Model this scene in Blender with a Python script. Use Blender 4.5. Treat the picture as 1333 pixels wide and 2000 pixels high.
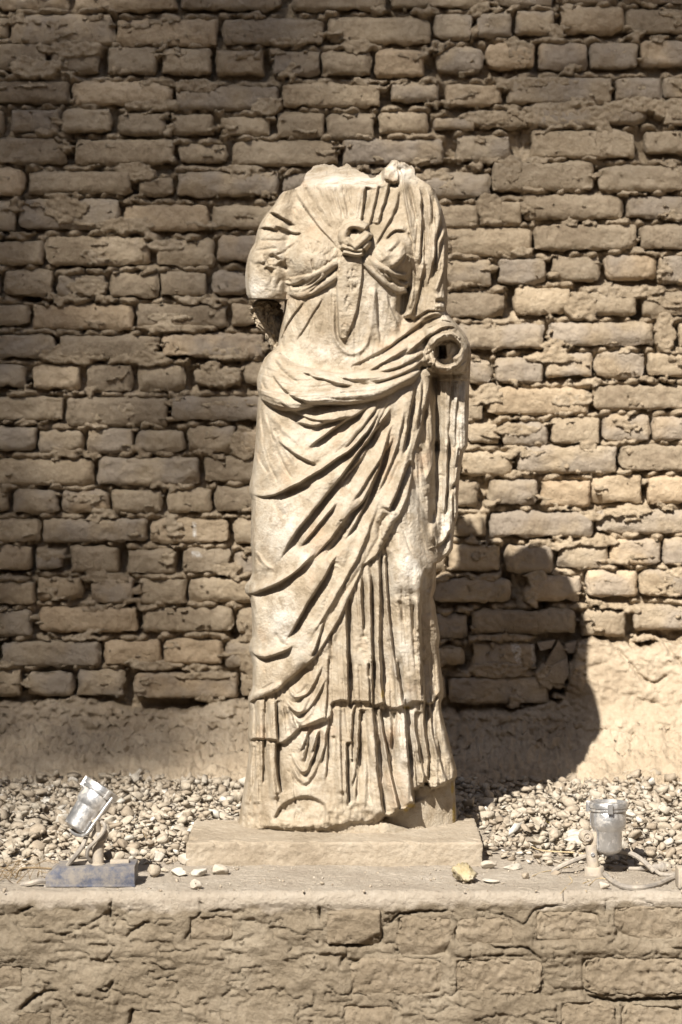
import bpy, bmesh, math, random
import numpy as np
from mathutils import Vector, Matrix, Euler

random.seed(7)
RNG = np.random.default_rng(11)
scene = bpy.context.scene
for o in list(bpy.data.objects):
    bpy.data.objects.remove(o)

# ------------------------------------------------------------------ camera, light, exposure
F_PX, CX, CY = 4722.0, 666.5, 1000.0          # 85 mm on a 36 mm tall frame of 2000 photo pixels
CAM_Y, CAM_Z = -5.6, 0.95
TILT = math.atan(150.0 / F_PX)
cam_data = bpy.data.cameras.new('camera')
cam = bpy.data.objects.new('camera', cam_data)
scene.collection.objects.link(cam)
cam_data.sensor_fit = 'VERTICAL'
cam_data.sensor_height = 36.0
cam_data.sensor_width = 24.0
cam_data.lens = 85.0
cam_data.clip_start = 0.1
cam_data.clip_end = 2000.0
cam_data.dof.use_dof = True
cam_data.dof.focus_distance = 5.45
cam_data.dof.aperture_fstop = 4.5
cam.location = (0, CAM_Y, CAM_Z)
cam.rotation_euler = (math.pi / 2 - TILT, 0, 0)
scene.camera = cam

TRAVEL = Vector((0.419, 1.0, -0.979)).normalized()
world = bpy.data.worlds.new('World')
scene.world = world
world.use_nodes = True
wn = world.node_tree.nodes
wl = world.node_tree.links
for n in list(wn):
    wn.remove(n)
wo = wn.new('ShaderNodeOutputWorld')
bg = wn.new('ShaderNodeBackground')
sky = wn.new('ShaderNodeTexSky')
sky.sky_type = 'NISHITA'
sky.sun_disc = False
sky.sun_elevation = math.asin(-TRAVEL.z)
sky.sun_rotation = math.atan2(-TRAVEL.x, -TRAVEL.y)
sky.dust_density = 1.5
sky.ozone_density = 0.0
sky.air_density = 1.0
bg.inputs['Strength'].default_value = 0.05
wl.new(sky.outputs[0], bg.inputs[0])
wl.new(bg.outputs[0], wo.inputs[0])

sun_data = bpy.data.lights.new('sun', 'SUN')
sun = bpy.data.objects.new('sun', sun_data)
scene.collection.objects.link(sun)
sun_data.energy = 5.0
sun_data.angle = math.radians(0.53)
sun_data.color = (1.0, 0.935, 0.83)
sun.rotation_euler = TRAVEL.to_track_quat('-Z', 'Y').to_euler()
sun.location = (-3, -7, 8)

scene.view_settings.view_transform = 'Standard'
scene.view_settings.look = 'None'
scene.view_settings.exposure = 1.0
scene.view_settings.gamma = 1.0
scene.view_settings.use_curve_mapping = False

# ------------------------------------------------------------------ helpers
CT, ST = math.cos(TILT), math.sin(TILT)


def unproj(px, py, d):
    """3D point seen at photo pixel (px, py) at distance d (metres) along +Y from the camera."""
    a = np.asarray(px, float) - CX
    b = CY - np.asarray(py, float)
    dy = CT * F_PX + ST * b
    dz = -ST * F_PX + CT * b
    s = np.asarray(d, float) / dy
    return a * s, CAM_Y + dy * s, CAM_Z + dz * s


def at(px, py, d):
    x, y, z = unproj(px, py, d)
    return Vector((float(x), float(y), float(z)))


def link(o):
    scene.collection.objects.link(o)
    return o


def tag(o, label=None, cat=None, group=None, kind=None):
    if label: o['label'] = label
    if cat: o['category'] = cat
    if group: o['group'] = group
    if kind: o['kind'] = kind
    return o


def empty(name, loc=(0, 0, 0)):
    o = bpy.data.objects.new(name, None)
    o.location = loc
    o.empty_display_size = 0.05
    return link(o)


def np_mesh(name, verts, faces, mat, parent=None, smooth=True, attrs=None, k=4):
    """verts (n,3), faces (m,k) -> object"""
    me = bpy.data.meshes.new(name)
    verts = np.ascontiguousarray(verts, dtype=np.float32)
    faces = np.ascontiguousarray(faces, dtype=np.int32)
    m = len(faces)
    me.vertices.add(len(verts))
    me.vertices.foreach_set('co', verts.ravel())
    me.loops.add(m * k)
    me.loops.foreach_set('vertex_index', faces.ravel())
    me.polygons.add(m)
    me.polygons.foreach_set('loop_start', np.arange(0, m * k, k, dtype=np.int32))
    me.polygons.foreach_set('loop_total', np.full(m, k, dtype=np.int32))
    me.update(calc_edges=True)
    if smooth:
        me.polygons.foreach_set('use_smooth', np.ones(m, dtype=bool))
    if attrs:
        for an, av in attrs.items():
            at_ = me.attributes.new(an, 'FLOAT', 'POINT')
            at_.data.foreach_set('value', np.ascontiguousarray(av, dtype=np.float32))
    me.materials.append(mat)
    o = bpy.data.objects.new(name, me)
    link(o)
    if parent: o.parent = parent
    return o


def sub_mesh(name, verts, faces, mask, mat, parent=None, attrs=None, smooth=True):
    f = faces[mask]
    used, inv = np.unique(f.ravel(), return_inverse=True)
    a = {k_: v[used] for k_, v in attrs.items()} if attrs else None
    return np_mesh(name, verts[used], inv.reshape(f.shape), mat, parent, smooth, a)


def bm_obj(name, bm, mat, parent=None, smooth=True, bevel=0.0):
    me = bpy.data.meshes.new(name)
    if bevel > 0:
        es = [e for e in bm.edges if len(e.link_faces) == 2 and e.calc_face_angle(0) > 0.6]
        bmesh.ops.bevel(bm, geom=es, offset=bevel, segments=2, affect='EDGES', profile=0.6)
    bm.normal_update()
    bm.to_mesh(me)
    bm.free()
    if smooth:
        for p in me.polygons: p.use_smooth = True
        me.set_sharp_from_angle(angle=math.radians(38))
    me.materials.append(mat)
    o = link(bpy.data.objects.new(name, me))
    if parent: o.parent = parent
    return o


def smooth(t):
    t = np.clip(t, 0, 1)
    return t * t * (3 - 2 * t)


_h = lambda ix, iy, s: (((ix * 374761393 + iy * 668265263 + s * 982451653) ^ ((ix * 374761393 + iy * 668265263 + s * 982451653) >> 13)) * 1274126177) & 0x7fffffff


def perlin(x, y, seed=0):
    x = np.asarray(x, float); y = np.asarray(y, float)
    xi = np.floor(x).astype(np.int64); yi = np.floor(y).astype(np.int64)
    xf = x - xi; yf = y - yi
    u = xf * xf * xf * (xf * (xf * 6 - 15) + 10)
    v = yf * yf * yf * (yf * (yf * 6 - 15) + 10)

    def g(ix, iy, fx, fy):
        a = (_h(ix, iy, seed) % 4096) * (2 * math.pi / 4096)
        return np.cos(a) * fx + np.sin(a) * fy
    a = g(xi, yi, xf, yf); b = g(xi + 1, yi, xf - 1, yf)
    c = g(xi, yi + 1, xf, yf - 1); d = g(xi + 1, yi + 1, xf - 1, yf - 1)
    return ((a + (b - a) * u) + ((c + (d - c) * u) - (a + (b - a) * u)) * v) * 1.5


def fbm(x, y, seed=0, octs=4, gain=0.5):
    r = 0; a = 1.0; f = 1.0
    for i in range(octs):
        r = r + a * perlin(np.asarray(x) * f + 17.3 * i, np.asarray(y) * f - 9.1 * i, seed + i * 31)
        a *= gain; f *= 2.03
    return r


def ridged(x, y, seed=0, octs=4):
    r = 0; a = 0.6; f = 1.0
    for i in range(octs):
        r = r + a * (1 - 2 * np.abs(perlin(np.asarray(x) * f, np.asarray(y) * f, seed + i * 17)))
        a *= 0.5; f *= 2.1
    return r


def catmull(pts, step=7.0):
    p = [np.array(q, float) for q in pts]
    if len(p) < 3: return np.array(p)
    e = [2 * p[0] - p[1]] + p + [2 * p[-1] - p[-2]]
    out = []
    for i in range(1, len(e) - 2):
        n = max(1, int(np.linalg.norm(e[i + 1] - e[i]) / step))
        for j in range(n):
            t = j / n
            out.append(0.5 * (2 * e[i] + (e[i + 1] - e[i - 1]) * t + (2 * e[i - 1] - 5 * e[i] + 4 * e[i + 1] - e[i + 2]) * t * t
                              + (-e[i - 1] + 3 * e[i] - 3 * e[i + 1] + e[i + 2]) * t ** 3))
    out.append(p[-1])
    return np.array(out)


def poly_dist(X, Y, P, closed=False):
    """distance, sign (+ on the (-dy,dx) side) and arclength fraction to polyline P"""
    best = np.full(X.shape, 1e9); sg = np.ones(X.shape); tt = np.zeros(X.shape)
    n = len(P)
    seg = [(P[i], P[(i + 1) % n]) for i in range(n if closed else n - 1)]
    L = np.array([max(1e-6, np.linalg.norm(b - a)) for a, b in seg]); cum = np.concatenate([[0], np.cumsum(L)])
    for i, (a, b) in enumerate(seg):
        d = b - a
        t = np.clip(((X - a[0]) * d[0] + (Y - a[1]) * d[1]) / (L[i] ** 2), 0, 1)
        ex = X - a[0] - t * d[0]; ey = Y - a[1] - t * d[1]
        q = ex * ex + ey * ey
        m = q < best
        best = np.where(m, q, best)
        sg = np.where(m, np.sign(ex * -d[1] + ey * d[0]), sg)
        tt = np.where(m, (cum[i] + t * L[i]) / cum[-1], tt)
    return np.sqrt(best), sg, tt, cum[-1]


def in_poly(X, Y, P):
    r = np.zeros(X.shape, bool)
    n = len(P)
    for i in range(n):
        x0, y0 = P[i]; x1, y1 = P[(i + 1) % n]
        if y0 == y1: continue
        c = ((y0 > Y) != (y1 > Y)) & (X < (x1 - x0) * (Y - y0) / (y1 - y0) + x0)
        r ^= c
    return r


# ------------------------------------------------------------------ materials
def mat_new(name, rough=0.9, spec=0.2):
    m = bpy.data.materials.new(name)
    m.use_nodes = True
    nt = m.node_tree
    b = nt.nodes['Principled BSDF']
    b.inputs['Roughness'].default_value = rough
    b.inputs['Specular IOR Level'].default_value = spec
    return m, nt, b


def n_noise(nt, scale, detail=6, rough=0.6, co=None, w=None):
    n = nt.nodes.new('ShaderNodeTexNoise')
    n.inputs['Scale'].default_value = scale
    n.inputs['Detail'].default_value = detail
    n.inputs['Roughness'].default_value = rough
    if co is not None: nt.links.new(co, n.inputs['Vector'])
    return n.outputs['Fac']


def n_ramp(nt, fac, stops):
    r = nt.nodes.new('ShaderNodeValToRGB')
    e = r.color_ramp.elements
    while len(e) < len(stops): e.new(0.5)
    for i, (p, c) in enumerate(stops):
        e[i].position = p
        e[i].color = (*c, 1) if len(c) == 3 else c
    nt.links.new(fac, r.inputs[0])
    return r.outputs[0]


def n_mix(nt, fac, a, b, mode='MIX'):
    n = nt.nodes.new('ShaderNodeMix')
    n.data_type = 'RGBA'
    n.blend_type = mode
    for s, v in ((n.inputs[0], fac), (n.inputs[6], a), (n.inputs[7], b)):
        if hasattr(v, 'is_output') or isinstance(v, bpy.types.NodeSocket): nt.links.new(v, s)
        elif isinstance(v, (int, float)): s.default_value = v
        else: s.default_value = (*v, 1)
    return n.outputs[2]


def n_math(nt, op, a, b=None):
    n = nt.nodes.new('ShaderNodeMath')
    n.operation = op
    for i, v in enumerate((a, b)):
        if v is None: continue
        if isinstance(v, bpy.types.NodeSocket): nt.links.new(v, n.inputs[i])
        else: n.inputs[i].default_value = v
    return n.outputs[0]


def n_bump(nt, b, hs, dist, strength=1.0):
    n = nt.nodes.new('ShaderNodeBump')
    n.inputs['Strength'].default_value = strength
    n.inputs['Distance'].default_value = dist
    nt.links.new(hs, n.inputs['Height'])
    nt.links.new(n.outputs[0], b.inputs['Normal'])


def coords(nt):
    return nt.nodes.new('ShaderNodeNewGeometry').outputs['Position']


def attr(nt, name):
    n = nt.nodes.new('ShaderNodeAttribute')
    n.attribute_name = name
    return n.outputs['Fac']


def earth_mat(name, dark, mid, light, bump=0.004, scale=1.0, spots=True, rand=False, paint=False, grey=None, dusty=None):
    m, nt, b = mat_new(name, 0.95, 0.12)
    co = coords(nt)
    big = n_noise(nt, 5 * scale, 5, 0.6, co)
    fine = n_noise(nt, 60 * scale, 8, 0.7, co)
    f = n_math(nt, 'ADD', n_math(nt, 'MULTIPLY', big, 0.6), n_math(nt, 'MULTIPLY', fine, 0.4))
    c = n_ramp(nt, f, [(0.36, dark), (0.5, mid), (0.64, light)])
    if rand:
        oi = nt.nodes.new('ShaderNodeObjectInfo')
        r = oi.outputs['Random']
        g = n_ramp(nt, r, [(0.0, (0.78, 0.78, 0.79)), (0.4, (0.95, 0.95, 0.95)), (0.75, (1.05, 1.04, 1.02)), (1.0, (1.14, 1.09, 1.04))])
        c = n_mix(nt, 1.0, c, g, 'MULTIPLY')
        if grey:
            r2 = n_math(nt, 'FRACT', n_math(nt, 'MULTIPLY', r, 7.31))
            patch = n_noise(nt, 9, 3, 0.5, co)
            k = n_math(nt, 'GREATER_THAN', r2, 0.52)
            pm = n_ramp(nt, patch, [(0.40, (0, 0, 0)), (0.58, (1, 1, 1))])
            c = n_mix(nt, n_math(nt, 'MULTIPLY', n_math(nt, 'MULTIPLY', k, pm), 0.7), c, grey)
    if spots:
        v = nt.nodes.new('ShaderNodeTexVoronoi')
        v.inputs['Scale'].default_value = 170 * scale
        nt.links.new(co, v.inputs['Vector'])
        sp = n_ramp(nt, v.outputs['Distance'], [(0.10, (1, 1, 1)), (0.22, (0, 0, 0))])
        c = n_mix(nt, n_math(nt, 'MULTIPLY', sp, 0.25), c, light)
    if paint:
        pn = n_noise(nt, 130, 4, 0.7, co)
        pf = n_math(nt, 'MULTIPLY', attr(nt, 'paint'), n_ramp(nt, pn, [(0.42, (0.25, 0.25, 0.25)), (0.55, (1, 1, 1))]))
        c = n_mix(nt, pf, c, (0.75, 0.74, 0.72))
    if dusty:
        dk = n_math(nt, 'ADD', attr(nt, 'dusty'), n_math(nt, 'MULTIPLY', n_math(nt, 'SUBTRACT', big, 0.5), 0.8))
        dc = n_ramp(nt, f, [(0.36, dusty[0]), (0.5, dusty[1]), (0.64, dusty[2])])
        c = n_mix(nt, n_ramp(nt, dk, [(0.3, (0, 0, 0)), (0.8, (1, 1, 1))]), c, dc)
    nt.links.new(c, b.inputs['Base Color'])
    h1 = n_noise(nt, 45 * scale, 10, 0.72, co)
    n_bump(nt, b, h1, bump, 1.0)
    return m


M = {}
M['brick'] = earth_mat('mud_brick', (0.29, 0.226, 0.157), (0.405, 0.328, 0.236), (0.50, 0.417, 0.313), 0.012, 1.0, rand=True, paint=True, grey=(0.33, 0.285, 0.24))
M['mortar'] = earth_mat('mud_mortar', (0.295, 0.23, 0.158), (0.405, 0.326, 0.233), (0.50, 0.415, 0.31), 0.013, 1.2)
M['plaster'] = earth_mat('mud_plaster', (0.30, 0.238, 0.17), (0.395, 0.322, 0.237), (0.485, 0.408, 0.313), 0.009, 1.1)
M['ledge'] = earth_mat('ledge_mud', (0.157, 0.126, 0.089), (0.223, 0.184, 0.135), (0.299, 0.255, 0.195), 0.012, 1.2, dusty=((0.31, 0.265, 0.215), (0.365, 0.318, 0.262), (0.43, 0.382, 0.325)))
M['block'] = earth_mat('ledge_block', (0.171, 0.137, 0.096), (0.240, 0.196, 0.143), (0.314, 0.265, 0.203), 0.011, 1.0)
M['dust'] = earth_mat('dusty_ground', (0.33, 0.28, 0.225), (0.39, 0.335, 0.275), (0.46, 0.41, 0.345), 0.0025, 1.0)
M['slab'] = earth_mat('slab_stone', (0.25, 0.205, 0.152), (0.33, 0.278, 0.215), (0.395, 0.342, 0.275), 0.006, 1.6)
M['gravel'] = None
M['sand'] = earth_mat('courtyard_sand', (0.15, 0.115, 0.078), (0.18, 0.14, 0.097), (0.22, 0.175, 0.125), 0.004, 0.3)


def stone_mat():
    m, nt, b = mat_new('gravel_stone', 0.85, 0.25)
    co = coords(nt)
    r = attr(nt, 'tone')
    c = n_ramp(nt, r, [(0.0, (0.22, 0.18, 0.138)), (0.3, (0.32, 0.27, 0.212)), (0.6, (0.385, 0.338, 0.275)), (0.85, (0.44, 0.40, 0.343)), (1.0, (0.53, 0.51, 0.47))])
    f = n_noise(nt, 90, 6, 0.7, co)
    c = n_mix(nt, 1.0, c, n_ramp(nt, f, [(0.3, (0.75, 0.73, 0.70)), (0.7, (1.1, 1.1, 1.1))]), 'MULTIPLY')
    nt.links.new(c, b.inputs['Base Color'])
    n_bump(nt, b, n_noise(nt, 160, 8, 0.7, co), 0.002)
    return m


def marble_mat():
    m, nt, b = mat_new('carved_limestone', 0.82, 0.22)
    co = coords(nt)
    big = n_noise(nt, 7, 5, 0.6, co)
    mid = n_noise(nt, 28, 8, 0.7, co)
    fine = n_noise(nt, 210, 6, 0.75, co)
    f = n_math(nt, 'ADD', n_math(nt, 'MULTIPLY', big, 0.45), n_math(nt, 'MULTIPLY', mid, 0.55))
    c = n_ramp(nt, f, [(0.38, (0.25, 0.202, 0.142)), (0.46, (0.325, 0.268, 0.198)), (0.54, (0.373, 0.318, 0.246)), (0.66, (0.42, 0.373, 0.305))])
    worn = n_math(nt, 'MULTIPLY', attr(nt, 'worn'), n_ramp(nt, mid, [(0.38, (0.2, 0.2, 0.2)), (0.58, (1, 1, 1))]))
    c = n_mix(nt, n_math(nt, 'MULTIPLY', worn, 0.8), c, (0.61, 0.585, 0.54))
    # rusty and pinkish stains
    st = n_noise(nt, 11, 4, 0.6, n_offset(nt, co, (3.1, 8.2, 1.7)))
    sm = n_ramp(nt, st, [(0.58, (0, 0, 0)), (0.72, (1, 1, 1))])
    c = n_mix(nt, n_math(nt, 'MULTIPLY', sm, 0.45), c, (0.43, 0.30, 0.20))
    # small dark pores
    v = nt.nodes.new('ShaderNodeTexVoronoi')
    v.inputs['Scale'].default_value = 240
    nt.links.new(co, v.inputs['Vector'])
    po = n_ramp(nt, v.outputs['Distance'], [(0.08, (1, 1, 1)), (0.20, (0, 0, 0))])
    pk = n_math(nt, 'MULTIPLY', po, n_ramp(nt, mid, [(0.48, (0, 0, 0)), (0.62, (1, 1, 1))]))
    c = n_mix(nt, n_math(nt, 'MULTIPLY', pk, 0.55), c, (0.25, 0.18, 0.11))
    lich = attr(nt, 'lichen')
    c = n_mix(nt, n_math(nt, 'MULTIPLY', lich, n_ramp(nt, fine, [(0.4, (0.3, 0.3, 0.3)), (0.55, (1, 1, 1))])), c, (0.36, 0.25, 0.035))
    nt.links.new(c, b.inputs['Base Color'])
    h = n_math(nt, 'ADD', n_math(nt, 'MULTIPLY', mid, 0.7), n_math(nt, 'MULTIPLY', fine, 0.3))
    h = n_math(nt, 'SUBTRACT', h, n_math(nt, 'MULTIPLY', pk, 0.25))
    n_bump(nt, b, h, 0.008)
    return m


def n_offset(nt, co, off):
    n = nt.nodes.new('ShaderNodeVectorMath')
    n.operation = 'ADD'
    nt.links.new(co, n.inputs[0])
    n.inputs[1].default_value = off
    return n.outputs[0]


M['gravel'] = stone_mat()
M['statue'] = marble_mat()


def simple(name, col, rough=0.5, metal=0.0, bump=0.0, bscale=60, var=0.25, dust=None, dlo=0.45, dhi=0.6):
    m, nt, b = mat_new(name, rough, 0.4)
    co = coords(nt)
    f = n_noise(nt, bscale, 6, 0.7, co)
    lo = tuple(c * (1 - var) for c in col); hi = tuple(min(1, c * (1 + var)) for c in col)
    c = n_ramp(nt, f, [(0.35, lo), (0.65, hi)])
    if dust:
        d = n_noise(nt, bscale * 0.6, 8, 0.75, n_offset(nt, co, (4, 2, 9)))
        dm = n_ramp(nt, d, [(dlo, (0, 0, 0)), (dhi, (1, 1, 1))])
        c = n_mix(nt, dm, c, dust)
        rr = n_ramp(nt, d, [(dlo, (rough,) * 3), (dhi, (0.85,) * 3)])
        nt.links.new(rr, b.inputs['Roughness'])
        mm = n_ramp(nt, d, [(dlo, (metal,) * 3), (dhi, (0.0,) * 3)])
        nt.links.new(mm, b.inputs['Metallic'])
    else:
        b.inputs['Metallic'].default_value = metal
    nt.links.new(c, b.inputs['Base Color'])
    if bump: n_bump(nt, b, n_noise(nt, bscale * 2, 6, 0.7, co), bump)
    return m


M['alu'] = simple('aluminium_housing', (0.52, 0.525, 0.54), 0.34, 0.82, 0.0008, 50, 0.10, dust=(0.42, 0.37, 0.30), dlo=0.50, dhi=0.72)
M['post'] = simple('dusty_steel', (0.30, 0.27, 0.24), 0.7, 0.2, 0.001, 70, 0.2, dust=(0.40, 0.34, 0.265), dlo=0.35, dhi=0.6)
M['blue'] = simple('dusty_blue_metal', (0.075, 0.084, 0.12), 0.55, 0.1, 0.0008, 26, 0.2, dust=(0.21, 0.19, 0.17), dlo=0.40, dhi=0.56)
M['glass'] = simple('dusty_lens', (0.10, 0.10, 0.10), 0.15, 0.0, 0, 60, 0.1, dust=(0.4, 0.36, 0.3), dlo=0.4, dhi=0.7)
M['cable'] = simple('grey_cable', (0.21, 0.19, 0.17), 0.75, 0.0, 0.0008, 60, 0.2, dust=(0.36, 0.32, 0.27), dlo=0.42, dhi=0.62)
M['twig'] = simple('dry_twig', (0.20, 0.145, 0.085), 0.9, 0.0, 0.0005, 90, 0.3)
M['vine'] = simple('green_brown_stem', (0.17, 0.135, 0.05), 0.85, 0.0, 0.0005, 90, 0.3)
M['straw'] = simple('pale_straw', (0.42, 0.33, 0.20), 0.9, 0.0, 0.0005, 90, 0.3)
M['yellow_stone'] = simple('yellow_stone', (0.36, 0.295, 0.17), 0.95, 0.0, 0.006, 34, 0.3, dust=(0.42, 0.38, 0.30), dlo=0.4, dhi=0.6)
M['white_stone'] = simple('white_stone', (0.43, 0.40, 0.345), 0.8, 0.0, 0.002, 40, 0.12)
M['leaf'] = simple('tree_leaf', (0.06, 0.10, 0.03), 0.6, 0.0, 0, 5, 0.3)
M['bark'] = simple('tree_bark', (0.12, 0.09, 0.06), 0.9, 0.0, 0.01, 8, 0.3)

# ------------------------------------------------------------------ ground of the courtyard
def flat(name, x0, x1, y0, y1, z, mat):
    return np_mesh(name, np.array([(x0, y0, z), (x1, y0, z), (x1, y1, z), (x0, y1, z)]), np.array([[0, 1, 2, 3]]), mat, None, False)


gr = flat('courtyard_ground', -300, 300, -300, 300, -1.05, M['sand'])
tag(gr, kind='structure')

# the other mud walls that close the courtyard, all outside the view
def plain_wall(x0, x1, y0, y1, z1, label):
    root = empty('courtyard_wall', ((x0 + x1) / 2, (y0 + y1) / 2, -1.05))
    w, d_, h = x1 - x0, y1 - y0, z1 + 1.05
    for nm, (a, b, c), (cx_, cy_, cz_) in (('plastered_face', (w, d_, h), (0, 0, h / 2)), ('coping', (w + 0.1, d_ + 0.1, 0.12), (0, 0, h + 0.063))):
        bm = bmesh.new(); bmesh.ops.create_cube(bm, size=1)
        for v in bm.verts: v.co = Vector((v.co.x * a + cx_, v.co.y * b + cy_, v.co.z * c + cz_))
        bm_obj(nm, bm, M['sand'], root, False)
    tag(root, label, 'wall')


plain_wall(-3.7, -3.25, -13.0, 1.0, 4.0, 'plain mud plastered courtyard wall left of the view')
plain_wall(3.6, 4.05, -13.0, 1.0, 4.0, 'plain mud plastered courtyard wall right of the view')
plain_wall(-3.7, 4.05, -13.6, -13.1, 4.0, 'plain mud plastered courtyard wall behind the viewer')

# ------------------------------------------------------------------ the brick wall
DW = 6.6                                  # distance of the wall face from the camera
WY = DW + CAM_Y
KW = DW / F_PX
COURSES = {
 0: [(-5,-40,133,18),(145,-40,345,22),(352,-40,552,20),(570,-40,755,20),(763,-40,961,15),(966,-40,1081,12),(1092,-42,1208,8),(1215,-44,1370,8)],
 1: [(-60,32,17,75),(20,25,222,88),(226,35,425,90),(433,34,634,88),(640,30,844,86),(847,25,925,78),(929,22,1001,72),(1008,19,1084,68),(1096,12,1221,66),(1223,14,1420,66)],
 2: [(-10,82,93,138),(97,90,195,142),(210,90,307,144),(315,92,413,145),(422,96,515,146),(532,97,626,148),(628,97,725,146),(732,95,830,150),(851,88,946,142),(951,80,1046,136),(1053,82,1150,136),(1152,82,1248,136),(1251,76,1350,130)],
 3: [(-65,155,135,201),(141,158,338,207),(342,168,545,215),(550,162,745,210),(763,162,858,198),(870,162,981,208),(992,150,1197,204),(1201,150,1294,198),(1296,150,1400,194)],
 4: [(-80,212,8,262),(20,212,118,258),(119,210,220,260),(229,218,324,265),(334,220,418,262),(429,225,530,266),(540,218,635,270),(638,218,733,272),(740,217,837,262),(848,228,930,256),(935,212,1035,252),(1038,208,1160,250),(1185,208,1262,243),(1296,198,1395,245)],
 5: [(-65,267,131,320),(144,270,342,322),(346,280,444,318),(452,272,662,324),(669,270,868,322),(891,263,999,315),(1038,252,1242,310),(1260,252,1440,300)],
 6: [(-48,326,48,383),(54,332,258,378),(270,345,340,383),(347,334,545,383),(553,336,640,376),(648,336,808,386),(816,336,958,388),(961,314,1162,374),(1166,320,1380,376)],
 7: [(-65,390,32,452),(35,385,235,448),(242,398,411,452),(415,400,545,448),(552,396,650,448),(655,396,832,448),(840,398,936,446),(952,392,1020,440),(1025,376,1220,430),(1224,380,1420,425)],
 8: [(-60,468,85,518),(88,460,293,520),(304,466,419,520),(423,458,520,512),(528,458,720,510),(726,456,842,508),(850,442,1041,500),(1043,436,1246,490),(1250,438,1440,488)],
 9: [(-95,530,0,575),(8,527,103,578),(111,535,207,584),(213,529,310,581),(313,529,404,578),(412,527,490,576),(498,524,600,574),(606,522,700,572),(706,520,856,568),(865,505,962,560),(974,504,1069,556),(1077,500,1174,550),(1184,496,1283,547),(1286,498,1380,553)],
 10: [(-110,592,57,638),(62,592,261,645),(267,592,445,642),(450,592,535,637),(542,590,700,640),(706,588,850,636),(860,570,988,621),(1004,560,1116,613),(1121,567,1245,616),(1254,567,1420,618)],
 11: [(-90,652,111,700),(115,654,312,705),(316,650,517,698),(524,650,700,700),(706,648,862,698),(870,632,1064,683),(1075,628,1277,677),(1326,630,1440,680)],
 12: [(-45,712,51,757),(62,712,157,761),(167,710,259,769),(270,712,361,767),(380,722,472,752),(476,706,560,752),(568,706,700,754),(706,704,904,754),(915,702,963,751),(967,696,1063,749),(1066,687,1160,737),(1163,685,1262,740),(1266,687,1365,737)],
 13: [(-75,773,125,823),(129,775,329,834),(334,773,535,821),(542,772,740,822),(746,772,872,822),(880,775,946,822),(950,756,1151,812),(1157,750,1360,802)],
 14: [(-25,832,72,882),(75,839,164,887),(168,835,261,886),(265,839,361,886),(367,832,460,886),(466,840,540,886),(546,838,700,884),(706,836,905,882),(913,826,976,866),(980,822,1072,870),(1076,815,1173,868),(1177,808,1272,864),(1276,812,1370,862)],
 15: [(-15,894,183,949),(190,892,390,949),(396,890,560,943),(566,890,720,942),(726,888,888,940),(895,879,1001,931),(1010,870,1207,926),(1211,868,1410,922)],
 16: [(-75,953,18,1000),(25,955,114,1003),(118,957,214,1003),(216,955,317,1003),(324,955,415,1002),(420,949,520,1000),(528,950,700,1000),(706,948,884,998),(890,938,935,991),(955,935,1053,987),(1059,937,1155,991),(1158,926,1256,982),(1265,929,1365,984)],
 17: [(-110,1013,78,1062),(84,1013,287,1060),(291,1012,449,1062),(456,1013,560,1062),(566,1012,720,1060),(726,1008,880,1056),(886,1004,953,1050),(958,998,1160,1050),(1163,995,1370,1045)],
 18: [(-35,1066,62,1115),(69,1082,123,1113),(136,1066,233,1120),(248,1072,343,1123),(355,1070,450,1121),(456,1076,550,1127),(556,1074,700,1124),(706,1070,872,1120),(878,1062,979,1118),(986,1062,1082,1121),(1090,1055,1189,1112),(1194,1052,1293,1105),(1297,1048,1390,1105)],
 19: [(-120,1136,68,1183),(72,1127,160,1174),(176,1127,261,1181),(270,1130,364,1183),(367,1127,560,1178),(566,1130,740,1180),(746,1130,840,1178),(846,1128,1000,1178),(1036,1123,1136,1176),(1147,1112,1247,1167),(1250,1112,1370,1167)],
 20: [(-130,1191,62,1244),(73,1185,270,1237),(276,1185,456,1236),(462,1190,560,1240),(566,1192,740,1242),(746,1194,840,1244),(846,1199,915,1250),(920,1190,1126,1240),(1136,1190,1224,1246),(1237,1179,1380,1232)],
 21: [(2,1251,195,1303),(203,1251,315,1303),(320,1246,435,1299),(439,1253,560,1306),(566,1254,740,1306),(746,1256,840,1306),(846,1262,908,1298),(922,1254,1047,1310)],
 22: [(-55,1308,41,1361),(53,1310,144,1361),(149,1308,243,1361),(261,1312,466,1367),(470,1312,600,1362),(606,1314,760,1366),(766,1316,868,1370),(877,1322,1073,1377)],
}
BR = [b for c in COURSES.values() for b in c]
EXTRA = []
for ci in range(-3, 23):
    if ci >= 0:
        row = COURSES[ci]
        yl0, yl1 = row[0][1], row[0][3]; yr0, yr1 = row[-1][1], row[-1][3]
        xl, xr = row[0][0], row[-1][2]
    else:
        yl0 = -40 + (ci) * 62; yl1 = yl0 + 54; yr0, yr1 = yl0 - 4, yl1 - 4; xl = xr = 300 + 40 * ci
    x = xl - 8
    while x > -620:
        w = random.choice((96, 198)); EXTRA.append((x - w, yl0, x, min(yl1, yl0 + 54))); x -= w + random.uniform(5, 12)
    x = xr + 8
    if ci >= 21: x = 99999
    while x < 1950:
        w = random.choice((96, 198)); EXTRA.append((x, yr0, x + w, min(yr1, yr0 + 56))); x += w + random.uniform(5, 12)


def plaster_line(px):
    xs = [-700, 0, 60, 100, 150, 200, 235, 262, 300, 350, 400, 440, 480, 560, 860, 920, 1010, 1075, 1090, 1105, 1118, 1128, 1160, 1200, 1250, 1300, 1340, 2000]
    ys = [1372, 1368, 1374, 1364, 1358, 1368, 1374, 1384, 1390, 1386, 1372, 1366, 1362, 1368, 1384, 1388, 1386, 1384, 1376, 1352, 1300, 1252, 1244, 1256, 1262, 1250, 1244, 1240]
    return np.interp(px, xs, ys)


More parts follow.
